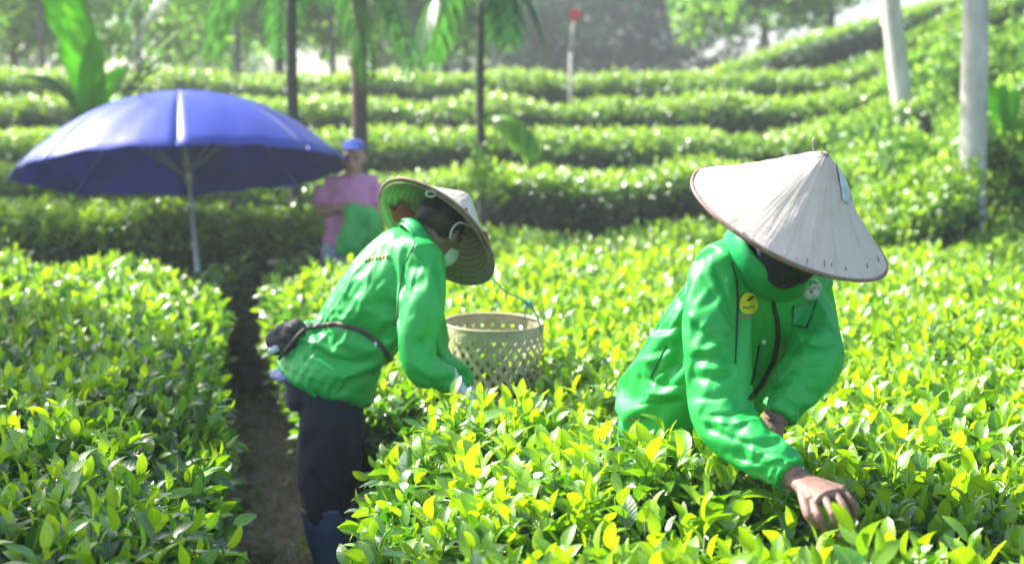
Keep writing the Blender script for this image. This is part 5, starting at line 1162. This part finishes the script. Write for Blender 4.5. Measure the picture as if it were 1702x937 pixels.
# ---- man in the pink shirt
def man():
    d = 9.75; foot = Vector((P(585, 400, d).x, d, float(gz(P(585, 400, d).x, d)) - .03))
    root = empty('person', foot, 'man in a pink shirt and blue cap standing under the edge of the blue umbrella', 'person')
    s = Vector((1, .1, 0)).normalized(); f = Vector((.1, -1, 0)).normalized()
    hed, nek, upp, chs, wst, pel = P(588, 264, d), P(588, 291, d), P(586, 306, d), P(584, 335, d), P(582, 380, d), P(580, 405, d)
    shA, elA, wrA = P(541, 312, d), P(533, 350, d - .05), P(563, 345, d - .2)
    shB, elB, wrB = P(628, 312, d), P(636, 352, d - .05), P(606, 345, d - .2)
    hp, g, A = head_parts(hed, f + Vector((-.15, 0, -.08)), Vector((0, 0, 1)), 1.0)
    body = hp + [T([upp, hed - Vector((0, 0, .05))], [.06, .055]), T([pel, wst, chs, upp], [(.15, .11), (.14, .10), (.16, .11), (.12, .08)], side=s, n=18),
                 T([shA, elA, wrA], [.05, .042, .028]), T([shB, elB, wrB], [.05, .042, .028]), T([upp, shA], [.055, .05]), T([upp, shB], [.055, .05])]
    for sg in (-1, 1):
        an = foot + s * .1 * sg + Vector((0, 0, .08)); body.append(T([pel + s * .08 * sg, (pel + an) / 2 + s * .09 * sg * .3, an], [.085, .06, .04])); body.append(T([an - Vector((0, 0, .03)), an + f * .16 - Vector((0, 0, .05))], [.035, .028]))
    for w0, sg in ((wrA, 1), (wrB, -1)):
        dl = (s * sg * .9 + f * .35).normalized(); up_ = Vector((0, 0, 1))
        body.append(T([w0, w0 + dl * .07], [(.03, .018), (.038, .017)], side=up_, n=12))
        body += fingers([[w0 + dl * .065 + up_ * k * .02, w0 + dl * .10 + up_ * k * .021 - f * .0, w0 + dl * .115 + up_ * k * .02 - f * .03] for k in (-1.5, -.5, .5, 1.5)], .0098)
        body += fingers([[w0 + dl * .02 + up_ * .02, w0 + dl * .05 + up_ * .045, w0 + dl * .08 + up_ * .045]], .011)
    link('body', remesh('body', body, .0065, 3), root, M_SKINM); face_details(root, g, A)
    link('hair', remesh('hair', [ellipsoid(g(0, -.035, .03), (.082, .08, .07), A)], .01, 2), root, M_HAIR)
    link('cap', remesh('cap', [ellipsoid(g(0, -.012, .085), (.082, .09, .05), A), T([g(0, .06, .08), g(0, .125, .082)], [(.065, .010), (.045, .007)], side=A[0], n=16)], .006, 3), root, M_CAP)
    S = [T([pel + Vector((0, 0, -.01)), wst, chs, upp, nek - Vector((0, 0, .02))], [(.185, .14), (.172, .135), (.185, .14), (.15, .10), (.07, .065)], side=s, n=28, seg=5), T([upp, shA], [.085, .08], n=16), T([upp, shB], [.085, .08], n=16),
         T([shA, shA.lerp(elA, .8)], [.08, .07], n=16), T([shB, shB.lerp(elB, .8)], [.08, .07], n=16)]
    sm = remesh('shirt', S, .009, 4); cloth_folds(sm, [([(560, 330), (565, 370), (560, 400)], -.012, 5), ([(545, 325), (550, 340)], -.01, 4)], .008, 3, 7, tri=[((.5, .1, 1), .12, .018, 2.3), ((-.7, .3, .8), .16, .016, 5.1)]); link('shirt', sm, root, M_PINK)
    tr = [T([pel + Vector((0, 0, .05)), pel - Vector((0, 0, .06))], [(.16, .125), (.165, .13)], side=s, n=20)]
    for sg in (-1, 1): tr.append(T([pel + s * .085 * sg, foot + s * .1 * sg + Vector((0, 0, .1))], [.105, .07], n=16))
    tm = remesh('trousers', tr, .012, 3); cloth_folds(tm, [], .01, 1, 6); link('trousers', tm, root, M_DENIM)
    for sg in (-1, 1):
        an = foot + s * .1 * sg + Vector((0, 0, .03)); link('shoe', remesh('shoe', [T([an - f * .06, an + f * .1, an + f * .2], [(.04, .035), (.045, .03), (.035, .022)], side=s)], .008, 2), root, M_POUCH)
    # the jacket he is holding
    hang = [T([P(584, 343, d - .27), P(592, 370, d - .3), P(586, 400, d - .3), P(582, 425, d - .28)], [(.05, .03), (.09, .04), (.10, .045), (.08, .04)], side=s, n=18), T([P(606, 345, d - .27), P(618, 372, d - .3), P(622, 400, d - .28)], [(.05, .03), (.075, .04), (.06, .035)], side=s, n=16)]
    jk = remesh('held_jacket', hang, .008, 3); cloth_folds(jk, [([(590, 350), (600, 380), (592, 410)], -.02, 5), ([(610, 355), (606, 385)], -.02, 4)], .018, 3, 9)
    tag(link('held_jacket', jk, None, M_JACKET), 'bundled green jacket held in the hands of the man in the pink shirt', 'jacket')
man()

# ------------------------------------------------------------------ basket
def basket():
    c = P(820, 536, 4.8); rt = Vector((c.x, 4.8, c.z)); h = .50; rad = .166
    root = empty('bamboo_basket', rt - Vector((0, 0, h)), 'open-weave bamboo basket standing among the bushes in front of the left picker', 'basket')
    tl = Matrix.Translation(rt) @ Matrix.Rotation(R(3.0), 4, 'X') @ Matrix.Rotation(R(1), 4, 'Y')
    def cyl(a, z, off=0.0):
        r = rad * (1 - .02 * (z / h) + .06 * math.sin(math.pi * min(1, z / h))) + off - .14 * rad * max(0, z / h - .6)
        return tl @ Vector((math.cos(a) * r, math.sin(a) * r, -z))
    def strip(fa, fz, wdt, n, off0, thick=.0016, wave=0.0, cycles=0):
        """a flat strip of bamboo following (a(t), z(t)); wave makes it pass over and under"""
        V = []; F = []
        for i in range(n + 1):
            t = i / n; a, z = fa(t), fz(t); a2, z2 = fa(min(1, t + .01)), fz(min(1, t + .01)); a1, z1 = fa(max(0, t - .01)), fz(max(0, t - .01))
            o_ = off0 + wave * math.sin(t * cycles * 2 * math.pi)
            d = (cyl(a2, z2) - cyl(a1, z1)).normalized(); nr = (cyl(a, z, .01) - cyl(a, z)).normalized(); w_ = d.cross(nr).normalized() * wdt / 2
            q = cyl(a, z, o_); V += [q - w_ - nr * thick, q - w_ + nr * thick, q + w_ + nr * thick, q + w_ - nr * thick]
        for i in range(n):
            b = i * 4
            for k in range(4): F.append((b + k, b + (k + 1) % 4, b + 4 + (k + 1) % 4, b + 4 + k))
        return mesh_np('strip', [tuple(v) for v in V], F, False)
    N = 30; tw = 2.0
    for sg in (1, -1):
        for k in range(N):
            a0 = 2 * math.pi * (k + (.25 if sg < 0 else 0)) / N
            o = link('strip', strip(lambda t: a0 + sg * tw * t, lambda t: .03 + t * (h - .05), .0135, 30, .0015 * sg, .0009, .0018, 9), root, M_BAMBOO)
    for k in range(2):
        z = .052 + k * .40
        o = link('strip', strip(lambda t: 2 * math.pi * t, lambda t: z, .008, 60, 0, .0009, .002, 17), root, M_BAMBOO)
    for k, z in enumerate((.012, .027)):
        link('rim_band', strip(lambda t: 2 * math.pi * t, lambda t: z, .0165, 60, .003, .0022, .0012, 15 + k), root, M_BAMBOO)
    link('rim_band', tubes_mesh('rim_band', [tube([tuple(cyl(2 * math.pi * i / 60, .0, .002)) for i in range(61)], [.0055] * 61, n=6, seg=1, cap=False)]), root, M_BAMBOO)
    V = [tuple(cyl(2 * math.pi * i / 32, h - .02)) for i in range(32)] + [tuple(cyl(0, h - .02) * .5 + cyl(math.pi, h - .02) * .5)]
    link('base', mesh_np('base', V, [(i, (i + 1) % 32, 32) for i in range(32)]), root, M_BAMBOO)
    # picked leaves lying inside
    r = np.random.default_rng(8); n = 260; a = r.uniform(0, 6.28, n); q = np.sqrt(r.random(n)) * .14
    base = tl @ Vector((0, 0, -.17)); pos = np.stack([base.x + np.cos(a) * q, base.y + np.sin(a) * q, base.z + r.uniform(-.03, .03, n)], 1)
    pl = scatter('picked_leaves', T_NEARLOW, pos, r.normal(0, 1, (n, 3)), r.uniform(.5, .9, n), r.uniform(-.1, .3, n), None, M_TEA, 8)
    tag(pl, 'freshly picked tea shoots heaped inside the bamboo basket', 'tea leaves')
    # strap over the rim with its ribbon, and the cord up to the hat
    st = empty('basket_cord', P(884, 512, 4.8), 'thin cord with a teal ribbon knot running from the left hat to the basket rim', 'cord')
    link('cord', tubes_mesh('cord', [T([P(818, 462, 4.45), P(840, 485, 4.55), P(862, 494, 4.6), P(880, 506, 4.7)], [.0028] * 4, n=6), T([P(874, 508, 4.76), P(872, 530, 4.9)], [.003] * 2, n=5), T([P(884, 508, 4.72), P(894, 530, 4.72), P(900, 552, 4.74)], [.0038] * 3, n=6)]), st, M_RIBBON)
    kn = remesh('ribbon_knot', [ellipsoid(P(878, 505, 4.72), (.016, .012, .012)), T([P(878, 506, 4.71), P(868, 498, 4.70)], [.008, .004]), T([P(878, 506, 4.71), P(888, 516, 4.70)], [.009, .004]), T([P(878, 506, 4.71), P(870, 514, 4.70)], [.007, .004])], .003, 1)
    link('ribbon_knot', kn, st, M_RIBBON)
basket()

# ------------------------------------------------------------------ haze
HAZE = 0.003
if HAZE:
    V = [(x, y, z) for x in (-120, 120) for y in (-8, 110) for z in (-3, 14)]
    F = [(0, 1, 3, 2), (4, 6, 7, 5), (0, 4, 5, 1), (2, 3, 7, 6), (0, 2, 6, 4), (1, 5, 7, 3)]
    me = mesh_np('haze', V, F, False); m = bpy.data.materials.new('haze_air'); m.use_nodes = True; t = m.node_tree
    t.nodes.remove(t.nodes['Principled BSDF']); pv = t.nodes.new('ShaderNodeVolumePrincipled')
    pv.inputs['Density'].default_value = HAZE; pv.inputs['Color'].default_value = (.9, .95, 1.0, 1); pv.inputs['Anisotropy'].default_value = 0.35
    t.links.new(pv.outputs[0], t.nodes['Material Output'].inputs['Volume']); me.materials.append(m)
    o = bpy.data.objects.new('haze', me); C.objects.link(o); tag(o, kind='stuff')
